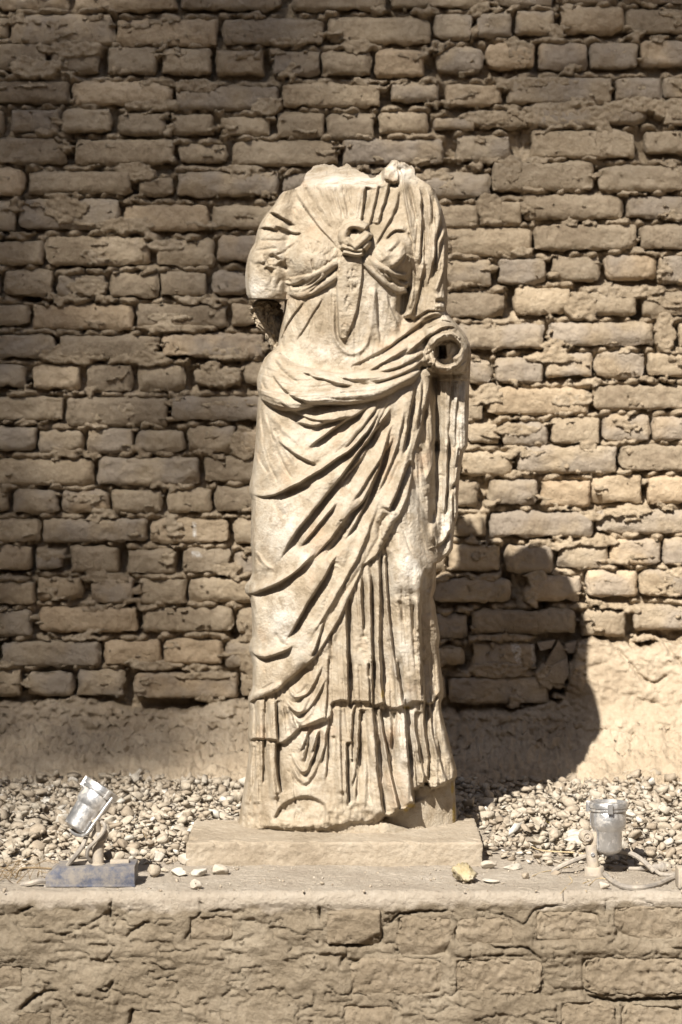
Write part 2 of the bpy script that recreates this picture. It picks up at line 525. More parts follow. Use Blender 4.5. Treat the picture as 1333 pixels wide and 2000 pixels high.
def wall_relief(X, Y):
    """relief of mortar and mud plaster in mm towards the viewer"""
    base = -60 + 12 * fbm(X / 26, Y / 18, 3, 4) + 4 * fbm(X / 7, Y / 6, 5, 3)
    W = base.copy()
    lump = fbm(X / 30, Y / 26, 21, 3)
    rough = 6.5 * fbm(X / 11, Y / 8, 22, 4, 0.6) + 2.2 * ridged(X / 14, Y / 9, 23, 3)
    xs = X[0]; ys = Y[:, 0]
    for i, (x0, y0, x1, y1) in enumerate(BR + EXTRA):
        a = np.searchsorted(xs, x0 - 16); b = np.searchsorted(xs, x1 + 16)
        c = np.searchsorted(ys, y0 - 26); d = np.searchsorted(ys, y0 + 22)
        if a >= b or c >= d: continue
        S = (slice(c, d), slice(a, b))
        x = X[S]; y = Y[S]
        top = y0 - 5 + 3.5 * perlin(x / 22, np.full(x.shape, i * 3.7), 51)
        amp = 28 + 48 * perlin(x / 26, np.full(x.shape, i * 1.3), 52)
        sx = smooth((x - x0 + 12) / 10) * smooth((x1 + 12 - x) / 10)
        up = np.clip((top - y) / 9.0, 0, 3); dn = np.clip((y - top) / 12.0, 0, 3)
        g = np.exp(-(up ** 2) * 1.1) * np.exp(-(dn ** 2))
        W[S] = np.maximum(W[S], -54 + (np.clip(amp, 2, 56) + 8) * g * sx + 1.2 * rough[S] * g)
    # mortar smeared over the brick faces here and there
    sp = fbm(X / 75 + 4, Y / 30, 91, 3) + 0.25 * fbm(X / 16, Y / 12, 92, 3)
    t = smooth((sp - 0.40) / 0.13)
    W = np.where(t > 0, W * (1 - t) + t * np.maximum(W, 2.5 + 0.9 * rough + 3.0 * lump), W)
    for (sx_, sy_, rx, ry, am) in ((385,168,48,16,9),(70,130,60,22,9),(520,205,40,18,9),(265,335,40,22,8),(850,345,45,10,6),(1015,100,45,22,10),(870,360,18,14,8),(1110,224,120,24,6),(950,230,55,16,5),
            (560,80,40,10,8),(700,90,30,16,8),(150,95,80,16,7),(300,205,60,12,8),(470,330,40,10,9),(130,410,45,26,9),(250,440,60,16,7),(640,180,50,16,6),(1240,205,60,18,8),(1060,160,80,10,8),(1320,215,40,22,8),
            (960,405,30,34,9),(1000,330,20,26,9),(1180,270,18,40,7),(170,560,42,18,5),(330,480,40,14,5),(450,690,60,14,8),(140,690,70,22,7),(330,620,50,10,7),(280,700,60,16,6),(1130,595,36,26,9),(1230,570,70,12,8),(1300,650,22,40,9),
            (1080,700,60,10,9),(1120,780,45,16,6),(960,770,30,22,6),(1010,840,50,12,7),(1150,870,20,14,9),(340,640,80,8,8),(430,735,46,22,7),(440,790,50,8,7),(480,865,32,32,7),(240,800,28,18,7),(90,1085,34,12,8),(210,1130,50,12,9),
            (440,1110,30,14,8),(1045,1165,20,26,7),(1050,1130,22,20,6),(490,1290,26,36,7),(300,1300,60,10,8),(400,1320,60,9,8),(495,1325,18,24,7),(970,1310,70,16,7),(1080,1320,34,26,6),(1080,1395,44,24,14),(985,1245,60,8,6),
            (1150,1010,30,12,6),(1170,1060,40,10,7),(1230,1000,50,8,6)):
        a, b = np.searchsorted(xs, (sx_ - 2 * rx, sx_ + 2 * rx)); c, d = np.searchsorted(ys, (sy_ - 2 * ry, sy_ + 2 * ry))
        S = (slice(c, d), slice(a, b)); x_, y_ = X[S], Y[S]
        q = ((x_ - sx_) / rx) ** 2 + ((y_ - sy_) / ry) ** 2
        k = smooth((1.15 + 0.45 * lump[S] + 0.12 * fbm(x_ / 9, y_ / 9, 93, 2) - q) / 0.35)
        W[S] = np.where(k > 0, W[S] * (1 - k) + k * np.maximum(W[S], am - 4 + 0.8 * rough[S]), W[S])
    # deep black holes where mortar fell out
    for (x, y, rx, ry) in ((205,118,8,26),(413,118,10,30),(520,120,8,26),(842,180,10,16),(1135,455,5,30),(1003,575,12,30),(1247,610,16,16),(345,740,12,20),(62,580,22,10),(62,1090,8,30),(240,1090,8,26),(350,1095,7,22),
            (982,110,8,26),(1050,110,8,26),(460,1235,14,16),(30,1110,30,12),(345,1378,60,9),(1052,1285,6,20),(908,1300,10,10),(1065,1180,12,20),(1235,1225,10,24),(990,1140,10,30),(375,740,10,18),(120,1340,8,24),(250,1345,10,24)):
        a, b = np.searchsorted(xs, (x - 2 * rx, x + 2 * rx)); c, d = np.searchsorted(ys, (y - 2 * ry, y + 2 * ry))
        S = (slice(c, d), slice(a, b))
        k = np.exp(-(((X[S] - x) / rx) ** 2 + ((Y[S] - y) / ry) ** 2) ** 2)
        W[S] = W[S] * (1 - k) + k * (-85)
    # mud plaster along the foot
    yb = plaster_line(X) + 7 * fbm(X / 26, Y / 40, 61, 3)
    pl = smooth((Y - yb) / 7.0)
    ext = np.interp(Y, [1240, 1372, 1420, 1460, 1494, 1540, 1700], [0, 0, 55, 140, 255, 390, 560])
    big = fbm(X / 90, Y / 60, 71, 3)
    P = 9 + 16 * big + 9 * fbm(X / 26, Y / 17, 72, 5, 0.66) + 3 * ridged(X / 30, Y / 17, 73, 4) + ext
    cl = fbm(X / 20, Y / 13, 74, 3)
    P = P - 9 * smooth((cl - 0.2) / 0.12) * (0.4 + 0.6 * smooth((big + 0.2) / 0.3)) + 5 * smooth((-cl - 0.25) / 0.1)
    right = smooth((X - 1105) / 60) * smooth((Y - 1235) / 20)
    P = P * (1 - 0.55 * right) + 0.55 * right * (9 + 16 * big + ext)
    P = P + right * (18 - 8 * big + np.interp(Y, [1240, 1400, 1480], [0, 70, 20]))
    # the vertical lump at the corner of the right plaster patch
    q = ((X - 1122) / 15) ** 2 + ((Y - 1318) / 58) ** 2
    P = P + 18 * np.exp(-q * q)
    W = W * (1 - pl) + P * pl
    for path, dep, w in (([(1200,1262),(1225,1290),(1250,1320),(1275,1330),(1295,1318)], 16, 3.0), ([(1225,1420),(1215,1460),(1195,1480)], 12, 2.5), ([(1150,1300),(1185,1290)], 8, 3), ([(1240,1360),(1280,1370),(1300,1390)], 9, 2.5),
                         ([(1290,1240),(1310,1275),(1333,1300)], 14, 3.5), ([(245,1510),(290,1505),(330,1512),(335,1522)], 22, 5.0)):
        pp = catmull(path)
        a, b = np.searchsorted(xs, (pp[:, 0].min() - 20, pp[:, 0].max() + 20)); c, d = np.searchsorted(ys, (pp[:, 1].min() - 20, pp[:, 1].max() + 20))
        S = (slice(c, d), slice(a, b))
        dd, s_, t_, L = poly_dist(X[S], Y[S], pp)
        W[S] -= dep * np.exp(-(dd / w) ** 2)
    return W, pl


def wall_sheet():
    xs = np.concatenate([np.arange(-640, -14, 13.0), np.arange(-10, 1344, 2.9), np.arange(1350, 1960, 13.0)])
    ys = np.concatenate([np.arange(-235, -20, 8.0), np.arange(-14, 1575, 2.9), np.arange(1580, 1720, 8.0)])
    X, Y = np.meshgrid(xs, ys)
    W, pl = wall_relief(X, Y)
    x, y, z = unproj(X, Y, DW)
    jy = -W / 1000.0
    z = z + pl * smooth((Y - 1375) / 50) * (0.010 * fbm(X / 30, Y / 14, 75, 5, 0.65) + 0.006 * (fbm(X / 13, Y / 7, 76, 3) > 0.25))
    V = np.stack([x, y + jy, z], -1).reshape(-1, 3)
    # keep the toe from running below the terrace
    nx, ny = len(xs), len(ys)
    I = np.arange(nx * ny).reshape(ny, nx)
    F = np.stack([I[:-1, :-1], I[1:, :-1], I[1:, 1:], I[:-1, 1:]], -1).reshape(-1, 4)
    pm = pl[:-1, :-1].reshape(-1) > 0.5
    return V, F, pm


wall = empty('brick_wall', (0, WY, 0))
tag(wall, 'old mud brick wall with crumbling mortar behind the headless statue', 'wall')
WOFF = np.array([0, WY, 0])
V, F, pm = wall_sheet()
sub_mesh('mortar', V - WOFF, F, ~pm, M['mortar'], wall)
sub_mesh('mud_plaster', V - WOFF, F, pm, M['plaster'], wall)

# solid core and top of the wall
bm = bmesh.new()
bmesh.ops.create_cube(bm, size=1)
for v in bm.verts:
    v.co = Vector((v.co.x * 6.6 + 0.1, WY + 0.12 + (v.co.y + 0.5) * 0.5, 1.6 + v.co.z * 5.4))
bmesh.ops.translate(bm, verts=bm.verts, vec=(0, -WY, 0))
bm_obj('wall_core', bm, M['plaster'], wall, smooth=False)


def brick_geo(x0, y0, x1, y1, seed, res=4.2, proud=None, rough=1.0, lean=None, depth=62.0, rnd=None, chips=None, edge=17.0):
    """one worn mud brick: returns verts (photo px, px, mm towards viewer), faces, (nv, nu)"""
    r = np.random.default_rng(seed)
    w, h = (x1 - x0) / 2.0, (y1 - y0) / 2.0
    nu = max(9, int((x1 - x0) / res)); nv = max(8, int((y1 - y0) / res))
    e = lambda n: np.sin(np.linspace(-1, 1, n) * (math.pi / 2) * 0.86) / math.sin(math.pi / 2 * 0.86)
    U, Vv = np.meshgrid(e(nu), e(nv))
    R = np.maximum(np.abs(U), np.abs(Vv)) + 1e-9
    n = rnd if rnd else r.uniform(3.4, 11.0)
    # square ring -> rounded rectangle ring (radius measured in half heights)
    ang_u, ang_v = U / R, Vv / R
    cr = 1.0 / np.maximum(0.5, (np.abs(ang_u) ** n + np.abs(ang_v) ** n) ** (1 / n))
    blend = R ** 3
    k = (1 - blend) + blend * cr
    sx = 1 - (1 - k) * (h / w) ** 0.6
    X = U * sx * w; Y = Vv * k * h
    cx, cy = (x0 + x1) / 2, (y0 + y1) / 2
    GX, GY = cx + X, cy + Y
    wob = R ** 2
    X = X + wob * 4.2 * rough * perlin(GX / 26, GY / 26, seed + 1) + wob * 2.3 * rough * perlin(GX / 8, GY / 8, seed + 5)
    Y = Y + wob * 4.8 * rough * perlin(GX / 34, GY / 30, seed + 2) + wob * 2.4 * rough * perlin(GX / 10, GY / 9, seed + 6)
    ang = r.normal(0, 0.006)
    X, Y = X - ang * Y, Y + ang * X
    dx = w - np.abs(X); dy = h - np.abs(Y)
    d = np.clip(np.minimum(dx, dy), 0, None)
    rad = r.uniform(1.4, 4.2)
    P = proud if proud is not None else r.uniform(-5, 8)
    Z = P - edge * np.exp(-d / rad)
    Z = Z + rough * (r.uniform(1.5, 4.5) * fbm(GX / 30, GY / 22, seed + 3, 5, 0.6) + r.uniform(1.1, 3.0) * fbm(GX / 9, GY / 8, seed + 4, 3, 0.65))
    Z = Z + r.normal(0, 0.03) * X + r.normal(0, 0.07) * Y
    # chipped arrises: planes cutting corners and long edges
    nch = chips if chips is not None else r.integers(1, 6)
    for _ in range(nch):
        sgx = r.choice([-1, 1]); sgy = r.choice([-1, 1, 1])
        if r.random() < 0.65:
            c0 = r.uniform(0.35, 0.8)
            dd = sgx * X / w * 1.0 * (w / h) * 0.5 + sgy * Y / h
            lim = (w / h) * 0.5 + 1 - r.uniform(0.35, 1.0)
            Z = np.minimum(Z, P - (dd - lim) * r.uniform(16, 44) + 1.4 * perlin(GX / 12, GY / 12, seed + 9))
        else:
            dd = sgy * Y / h + 0.25 * perlin(GX / 40, GY / 40, seed + 11)
            Z = np.minimum(Z, P - (dd - r.uniform(0.35, 0.75)) * r.uniform(10, 26))
    pit = fbm(GX / 13, GY / 11, seed + 12, 3)
    Z = Z - 4.5 * smooth((pit - 0.5) / 0.15)
    ring = R > 0.999
    # skirt
    V3 = np.stack([cx + X, cy + Y, Z], -1)
    I = np.arange(nu * nv).reshape(nv, nu)
    F = [np.stack([I[:-1, :-1], I[1:, :-1], I[1:, 1:], I[:-1, 1:]], -1).reshape(-1, 4)]
    loop = np.concatenate([I[0, :], I[1:, -1], I[-1, -2::-1], I[-2:0:-1, 0]])
    verts = [V3.reshape(-1, 3)]
    prev = loop; cnt = nu * nv
    for kz in (0.35, 1.0):
        q = V3.reshape(-1, 3)[loop].copy()
        if kz < 1: q[:, 0] += np.sign(q[:, 0] - cx) * 0.6
        q[:, 2] = q[:, 2] * (1 - kz) - depth * kz
        ids = np.arange(cnt, cnt + len(loop)); cnt += len(loop)
        verts.append(q)
        F.append(np.stack([prev, np.roll(prev, -1), np.roll(ids, -1), ids], -1))
        prev = ids
    return np.concatenate(verts), np.concatenate(F)


def to_world(V3, D):
    x, y, z = unproj(V3[:, 0], V3[:, 1], D)
    return np.stack([x, y - V3[:, 2] / 1000.0, z], -1)


PAINT = [(380, 1035, 3.2, 15, 1.0), (383, 1082, 8, 6, 0.7), (1010, 1272, 7, 22, 0.6), (1044, 1284, 4, 26, 0.35), (118, 470, 5, 3, 0.0)]
for i, (x0, y0, x1, y1) in enumerate(BR):
    if x1 < -8 or x0 > 1342: pass
    ro = 1.0
    if (x0, y0) in ((1166, 320),): rn = 3.0
    else: rn = None
    V3, Fb = brick_geo(x0 + 1, y0 + 1, x1 - 1, y1 - 1, 100 + i, res=3.6, rnd=rn)
    pa = np.zeros(len(V3))
    for (qx, qy, rx, ry, am) in PAINT:
        if x0 - 2 < qx < x1 + 2 and y0 - 4 < qy < y1 + 4:
            pa = np.maximum(pa, am * (((V3[:, 0] - qx - 0.12 * (V3[:, 1] - qy)) / rx) ** 2 + ((V3[:, 1] - qy) / ry) ** 2 < 1.3))
    Wd = to_world(V3, DW)
    c = at((x0 + x1) / 2, (y0 + y1) / 2, DW)
    o = np_mesh('brick', Wd - np.array(c), Fb, M['brick'], wall, True, {'paint': pa})
    o.location = (c.x, c.y - WY, c.z)

# broken, tilted pieces wedged at the right foot of the wall
def shard(poly, name, mat, thick, D, seed, proud=4.0, parent=None, off=(0, 0, 0)):
    P = np.array(poly, float)
    bm = bmesh.new()
    r = random.Random(seed)
    fr = []; bk = []
    for (x, y) in poly:
        q = at(x, y, D); fr.append(bm.verts.new(q + Vector((0, -proud / 1000 + r.uniform(-.002, .002), 0)) - Vector(off)))
        bk.append(bm.verts.new(q + Vector((0, thick / 1000, 0)) - Vector(off)))
    bm.faces.new(fr[::-1])
    for i in range(len(poly)):
        j = (i + 1) % len(poly)
        bm.faces.new((fr[i], fr[j], bk[j], bk[i]))
    bmesh.ops.recalc_face_normals(bm, faces=bm.faces)
    bmesh.ops.triangulate(bm, faces=[f for f in bm.faces if len(f.verts) > 4])
    return bm_obj(name, bm, mat, parent, True, bevel=0.003)


for poly, pr in (([(1060,1312),(1066,1296),(1092,1250),(1110,1284),(1100,1300)], 2), ([(1068,1322),(1082,1298),(1108,1284),(1112,1318),(1100,1334),(1078,1336)], 8),
                 ([(1050,1256),(1086,1250),(1078,1266),(1056,1272)], -4), ([(1104,1258),(1128,1252),(1122,1276),(1108,1276)], -3),
                 ([(846,1318),(868,1320),(872,1362),(848,1368)], -5), ([(1112,1292),(1132,1298),(1130,1338),(1114,1342)], 10)):
    shard(poly, 'brick', M['brick'], 50, DW, len(poly), pr, wall, (0, WY, 0))

allV, allF, cnt = [], [], 0
for i, (x0, y0, x1, y1) in enumerate(EXTRA):
    V3, Fb = brick_geo(x0, y0, x1, y1, 900 + i, res=11)
    allV.append(to_world(V3, DW)); allF.append(Fb + cnt); cnt += len(V3)
o = np_mesh('outlying_bricks', np.concatenate(allV) - WOFF, np.concatenate(allF), M['brick'], wall)
tag(o, kind='stuff')

# ------------------------------------------------------------------ terrace top and ledge face
DL = 5.0                                  # ledge face distance
YE = DL + CAM_Y                           # y of the ledge edge


def ledge_px_y(z, y):
    dx, dz = (y - CAM_Y), (z - CAM_Z)
    a = (dz * CT + dx * ST) / (dx * CT - dz * ST)
    return CY - a * F_PX


def terrace_z(x, y):
    """height of the ground on top of the terrace"""
    r = 0.026 * smooth((y + 0.27) / 0.45)
    return r


def ledge_sheet():
    xs = np.concatenate([np.arange(-1.9, -0.76, 0.02), np.arange(-0.76, 0.76, 0.0031), np.arange(0.77, 1.9, 0.02)])
    # profile: back of the terrace -> edge -> down the face
    prof = []
    for y in np.concatenate([np.arange(1.15, 0.0, -0.04), np.arange(0.0, -0.25, -0.012), np.arange(-0.25, YE + 0.03, -0.0035)]): prof.append((y, 0.0, 0.0, 1.0))
    R = 0.022
    for a in np.linspace(0.08, math.pi / 2, 13): prof.append((YE + R - R * math.sin(a), -R + R * math.cos(a), -math.sin(a), math.cos(a)))
    z = -R - 0.003
    while z > -0.33: prof.append((YE + 0.02 * z, z, -1, 0)); z -= 0.0031
    while z > -1.1: prof.append((YE + 0.02 * z, z, -1, 0)); z -= 0.02
    prof = np.array(prof)
    X = np.repeat(xs[None, :], len(prof), 0)
    Yp = np.repeat(prof[:, 0:1], len(xs), 1); Zp = np.repeat(prof[:, 1:2], len(xs), 1)
    ny = prof[:, 2:3]; nz = prof[:, 3:4]
    ZT = Zp + terrace_z(X, Yp) * (nz > 0.99)
    PX = CX + X / (Yp - CAM_Y) * F_PX
    PY = ledge_px_y(Zp, Yp)
    top = np.repeat(smooth(nz * 1.5 - 0.2), len(xs), 1)
    disp_top = 2.6 * fbm(X * 9, Yp * 9, 5, 3) + 1.3 * fbm(X * 45, Yp * 45, 6, 3) + 0.8 * fbm(X * 160, Yp * 160, 7, 2)
    fd = smooth((PY - 1756) / 34)
    face = 11 * fbm(PX / 150, PY / 90, 31, 3) + 3.2 * fbm(PX / 52, PY / 36, 32, 5, 0.58) + 0.9 * fbm(PX / 7, PY / 6, 34, 3, 0.65) - 3
    # flaking: hollows with crisp upper lips, as where the mud skin has come away
    fl = fbm(PX / 70 + 0.3 * perlin(PX / 20, PY / 20, 37), PY / 42, 35, 3)
    face = face - 7 * smooth((fl - 0.14) / 0.05) * smooth((0.7 - fl) / 0.5)
    fl2 = fbm(PX / 33, PY / 22, 38, 3)
    face = face - 1.4 * smooth((fl2 - 0.30) / 0.04) * smooth((0.8 - fl2) / 0.5)
    fl3 = fbm(PX / 16, PY / 12, 39, 3)
    face = face - 0.7 * smooth((fl3 - 0.42) / 0.06)
    D = face * (1 - top) * np.maximum(fd, 0.15) + disp_top * np.maximum(top, 0.2)
    zb = (0, 1680, 2.0); zc = (666, 1680, 2.0)
    CR = [(zb, 'G', 22, 3.5, [(780,150),(782,200),(750,260),(722,310)]), (zb, 'G', 14, 2.5, [(880,195),(840,200),(810,200)]), (zb, 'G', 16, 3, [(430,150),(425,200),(420,250)]),
          (zb, 'G', 26, 6, [(60,600),(100,560),(140,530),(220,510)]), (zb, 'G', 30, 6, [(500,650),(510,590)]), (zb, 'G', 18, 4, [(370,500),(410,515),(440,470)]), (zb, 'G', 22, 3.5, [(1248,185),(1254,245)]),
          (zb, 'G', 14, 3, [(60,205),(100,190),(130,178)]), (zb, 'G', 6, 2.5, [(370,392),(500,382),(660,378)]), (zb, 'G', 10, 3, [(600,468),(640,462),(680,450)]), (zb, 'G', 9, 2.5, [(1160,380),(1240,370),(1333,376)]),
          (zb, 'G', 14, 3.5, [(1230,515),(1225,560),(1170,600)]), (zb, 'G', 8, 3, [(0,510),(60,520),(90,500)]), (zb, 'G', 10, 4, [(200,300),(260,290),(420,210)]), (zb, 'G', 10, 5, [(840,330),(930,320),(1000,290)]),
          (zb, 'G', 10, 5, [(480,310),(540,260),(600,230)]), (zc, 'G', 26, 5, [(-64,330),(60,330),(140,326),(163,300),(165,262)]), (zc, 'G', 18, 3.5, [(165,262),(200,250),(240,212),(330,205),(440,200)]),
          (zc, 'G', 14, 3.5, [(200,330),(240,380),(300,390),(400,386)]), (zc, 'G', 20, 5, [(445,225),(462,258),(446,300),(470,330)]), (zc, 'G', 18, 4, [(470,340),(560,330),(620,345),(720,342),(760,368),(800,405)]),
          (zc, 'G', 16, 3.5, [(585,208),(650,222),(720,252),(760,202),(830,182),(870,178)]), (zc, 'G', 10, 3, [(445,384),(600,376),(750,374)]), (zc, 'G', 12, 5, [(775,430),(700,472),(620,492),(570,520)]),
          (zc, 'G', 36, 7, [(930,512),(1000,545),(1080,556),(1200,552),(1340,548),(1500,545)]), (zc, 'G', 12, 4, [(820,540),(880,520),(930,512)]), (zc, 'G', 9, 2.2, [(1010,162),(1100,147),(1200,160),(1250,200)]),
          (zc, 'G', 10, 2.2, [(1045,150),(1040,220)]), (zc, 'G', 9, 3, [(1200,412),(1280,402),(1340,380)]), (zc, 'G', 15, 4, [(190,550),(215,580),(232,606)]), (zc, 'G', 8, 3, [(230,572),(370,604),(440,570),(560,600)]),
          (zc, 'G', 9, 3, [(1080,360),(1150,390),(1240,350)]), (zc, 'G', 14, 5, [(850,560),(856,640)]), (zc, 'G', 14, 5, [(1080,570),(1090,640)]), (zc, 'G', 12, 4, [(0,400),(40,395)]), (zc, 'G', 18, 5, [(0,420),(6,380)])]
    for z_, kd, dep, w, pts in CR:
        p = np.array([(z_[0] + a / z_[2], z_[1] + b / z_[2]) for a, b in pts])
        p = catmull(p, 4)
        p[:, 0] += 3.0 * perlin(np.arange(len(p)) / 2.5, np.full(len(p), dep + p[0, 0]), 77)
        p[:, 1] += 3.0 * perlin(np.arange(len(p)) / 2.5, np.full(len(p), dep + p[0, 1]), 78)
        m = (PX > p[:, 0].min() - 22) & (PX < p[:, 0].max() + 22) & (PY > p[:, 1].min() - 22) & (PY < p[:, 1].max() + 22)
        if not m.any(): continue
        d, s_, t_, L = poly_dist(PX[m], PY[m], p)
        tp = smooth(t_ / 0.15) * smooth((1 - t_) / 0.15)
        D[m] -= 0.8 * dep * np.exp(-(d / (w * 0.62 * (1 + 0.5 * perlin(PX[m] / 11, PY[m] / 11, 79)))) ** 2) * (0.35 + 0.65 * tp) * (top[m] < 0.5)
    # the mud is worn back round the blocks
    for (x0, y0, x1, y1, pr) in BLOCKS:
        m = (PX > x0 - 14) & (PX < x1 + 14) & (PY > y0 - 14) & (PY < y1 + 14)
        e = np.minimum(np.minimum(PX - x0, x1 - PX), np.minimum(PY - y0, y1 - PY))[m]
        D[m] = D[m] * (1 - smooth((e + 12) / 14)) + (D[m] * 0.8 - 3 - 14 * smooth((e - 3) / 8)) * smooth((e + 12) / 14)
    Yw = Yp + ny * D / 1000; Zw = ZT + nz * D / 1000
    V = np.stack([X, Yw, Zw], -1).reshape(-1, 3)
    n1, n2 = X.shape
    I = np.arange(n1 * n2).reshape(n1, n2)
    F = np.stack([I[:-1, :-1], I[1:, :-1], I[1:, 1:], I[:-1, 1:]], -1).reshape(-1, 4)
    tm = ((PY[:-1, :-1] < 1764 + 9 * fbm(PX / 60, PX * 0, 44, 3)[:-1, :-1])).reshape(-1)
    dusty = np.clip(1 - (PY - 1758 - 14 * fbm(PX / 50, PY / 50, 44, 3)) / 26, 0, 1)
    return V, F, tm, dusty.ravel()


BLOCKS = [(638,1776,745,1845,7), (774,1790,886,1873,0), (896,1792,1008,1850,-1), (682,1872,868,1948,-3), (888,1872,1060,1944,-2), (1136,1868,1350,1946,2), (668,1962,772,2030,-1),
          (1094,1954,1204,2030,1), (1214,1962,1345,2030,-2), (364,1786,458,1846,-6), (-30,1884,44,1936,-4), (1200,1770,1345,1840,-6), (1046,1778,1180,1846,-7), (28,1975,100,2030,-1)]
V, F, tm, dusty = ledge_sheet()
o = sub_mesh('terrace_ground', V, F, tm, M['ledge'], None, {'dusty': dusty})
tag(o, kind='structure')
ledge = empty('ledge_wall', (0, YE, -1.05))
tag(ledge, 'low crumbling mud plastered retaining wall with cracks running along the bottom of the view', 'wall')
LOFF = np.array([0, YE, -1.05])
sub_mesh('mud_facing', V - LOFF, F, ~tm, M['ledge'], ledge, {'dusty': dusty})
for i, (x0, y0, x1, y1, pr) in enumerate(BLOCKS):
    V3, Fb = brick_geo(x0, y0, x1, y1, 1500 + i, res=3.0, proud=pr, rough=0.9 if i == 0 else 1.25, chips=3 if i else 1, depth=40, rnd=3.2 if i else 7, edge=15 if i in (0, 5) else 8)
    Wd = to_world(V3, DL)
    c = at((x0 + x1) / 2, (y0 + y1) / 2, DL)
    o = np_mesh('stone_block', Wd - np.array(c), Fb, M['block'], ledge)
    o.location = (c.x, c.y - YE, c.z + 1.05)

# ------------------------------------------------------------------ the statue
DS = 5.6
RX0, RY0, RW, RH = 430, 290, 520, 1370
SY, SX = np.mgrid[0:RH, 0:RW].astype(float)
SX += RX0; SY += RY0

Z0 = (450, 290, 2.666); Z1 = (470, 300, 6.06); Z2 = (680, 300, 6.06); Z3 = (470, 490, 6.06); Z4 = (680, 490, 5.127); Z5 = (470, 680, 6.06); Z6 = (680, 680, 5.127)
Z7 = (470, 870, 6.06); Z8 = (680, 870, 5.127); Z9 = (460, 1080, 6.06); Z10 = (670, 1090, 5.796); Z11 = (450, 1290, 5.796); Z12 = (670, 1300, 5.554); Z13 = (440, 1460, 5.332)
Z14 = (680, 1460, 4.937); Z20 = (450, 660, 2.666); Z21 = (430, 1080, 2.5635); ZZ = (0, 0, 1.0)


def cv(z, pts):
    return [(z[0] + a / z[2], z[1] + b / z[2]) for a, b in pts]


LEFT = [(372,556),(380,546),(395,537),(405,530),(418,519),(430,512),(440,507),(455,502),(475,498),(490,489),(505,484),(520,481),(540,479),(560,480),(575,482),(584,486),(584.6,556),(600,556),(620,552),(650,547),(675,543),
        (684,534),(690,526),(700,517),(715,510),(730,505),(745,502),(760,503),(775,506),(790,504),(815,502),(840,501),(870,499),(900,496),(925,493),(940,489),(952,487),(962,487),(970,490),(976,492),(1000,492),(1030,490),(1060,490),(1090,493),(1120,493),
        (1132,488),(1142,480),(1150,478),(1158,480),(1166,488),(1180,491),(1215,493),(1244,493),(1252,489),(1262,486),(1272,487),(1282,491),(1300,494),(1340,493),(1352,489),(1362,485),(1375,485),(1388,488),(1400,487),(1425,484),(1445,484),(1452,486),
        (1460,488),(1490,484),(1520,480),(1550,474),(1572,468),(1585,464),(1600,462),(1640,462)]
RIGHT = [(372,848),(378,851),(392,859),(405,864),(420,867),(440,872),(460,875),(480,876),(510,875),(540,874),(570,875),(590,874),(605,872),(612,875),(618,880),(628,889),(640,899),(650,907),(660,913),(672,918),(690,921),(720,919),(760,917),(800,916),(840,915),(862,914),
         (870,914),(876,911),(885,906),(900,903),(925,899),(960,896),(1000,895),(1008,894),(1018,892),(1030,888),(1055,886),(1072,885),(1080,880),(1086,872),(1092,866),(1097,862),(1100,853),(1130,852),(1150,851),(1166,846),(1180,850),(1200,853),(1230,858),(1246,860),(1262,857),
         (1300,861),(1330,865),(1350,867),(1362,866),(1372,862),(1385,862),(1410,868),(1440,876),(1465,882),(1490,889),(1505,893),(1516,893),(1522,889),(1540,889),(1580,892),(1640,894)]
TOP = [(540,378),(556,374),(575,369),(588,362),(594,350),(598,340),(606,333),(612,326),(620,322),(632,320),(645,322),(660,325),(668,326),(676,320),(682,321),(692,329),(706,336),(716,341),(724,347),(734,347),(741,341),(746,335),(752,328),(758,322),(764,316),(770,313),
       (776,313),(780,317),(788,318),(796,322),(806,326),(811,332),(809,338),(814,345),(824,352),(838,361),(848,370),(860,380)]
BOT = [(455,1618),(464,1630),(480,1637),(520,1640),(620,1642),(700,1641),(740,1639),(780,1634),(815,1628),(850,1622),(894,1611),(900,1610)]
XL = lambda y: np.interp(y, [p[0] for p in LEFT], [p[1] for p in LEFT])
XR = lambda y: np.interp(y, [p[0] for p in RIGHT], [p[1] for p in RIGHT])
YT = lambda x: 2.6 * fbm(np.asarray(x) / 11.0, np.asarray(x) * 0 + 3.3, 611, 3, 0.6) * smooth((np.asarray(x) - 590) / 15) * smooth((818 - np.asarray(x)) / 12) + np.interp(x, [p[0] for p in TOP], [p[1] for p in TOP])
YB = lambda x: np.interp(x, [p[0] for p in BOT], [p[1] for p in BOT])


def vol(keys, X, Y):
    """keys: (y, cx, hw, depth) -> rounded profile"""
    k = np.array(keys, float)
    g_ = np.arange(150, 1850.0); w_ = np.exp(-(np.arange(-75, 76) / 32.0) ** 2); w_ /= w_.sum()
    sm_ = lambda c: np.interp(Y, g_[75:-75], np.convolve(np.interp(g_, k[:, 0], k[:, c]), w_, 'valid'))
    cx, hw, dp = sm_(1), sm_(2), sm_(3)
    t = np.clip(np.abs((X - cx) / hw), 0, 1)
    return dp * np.sqrt(np.clip(1 - t ** 2.3, 0, 1))


def smax(a, b, k=14.0):
    h = np.clip(0.5 + 0.5 * (a - b) / k, 0, 1)
    return b * (1 - h) + a * h + k * h * (1 - h)


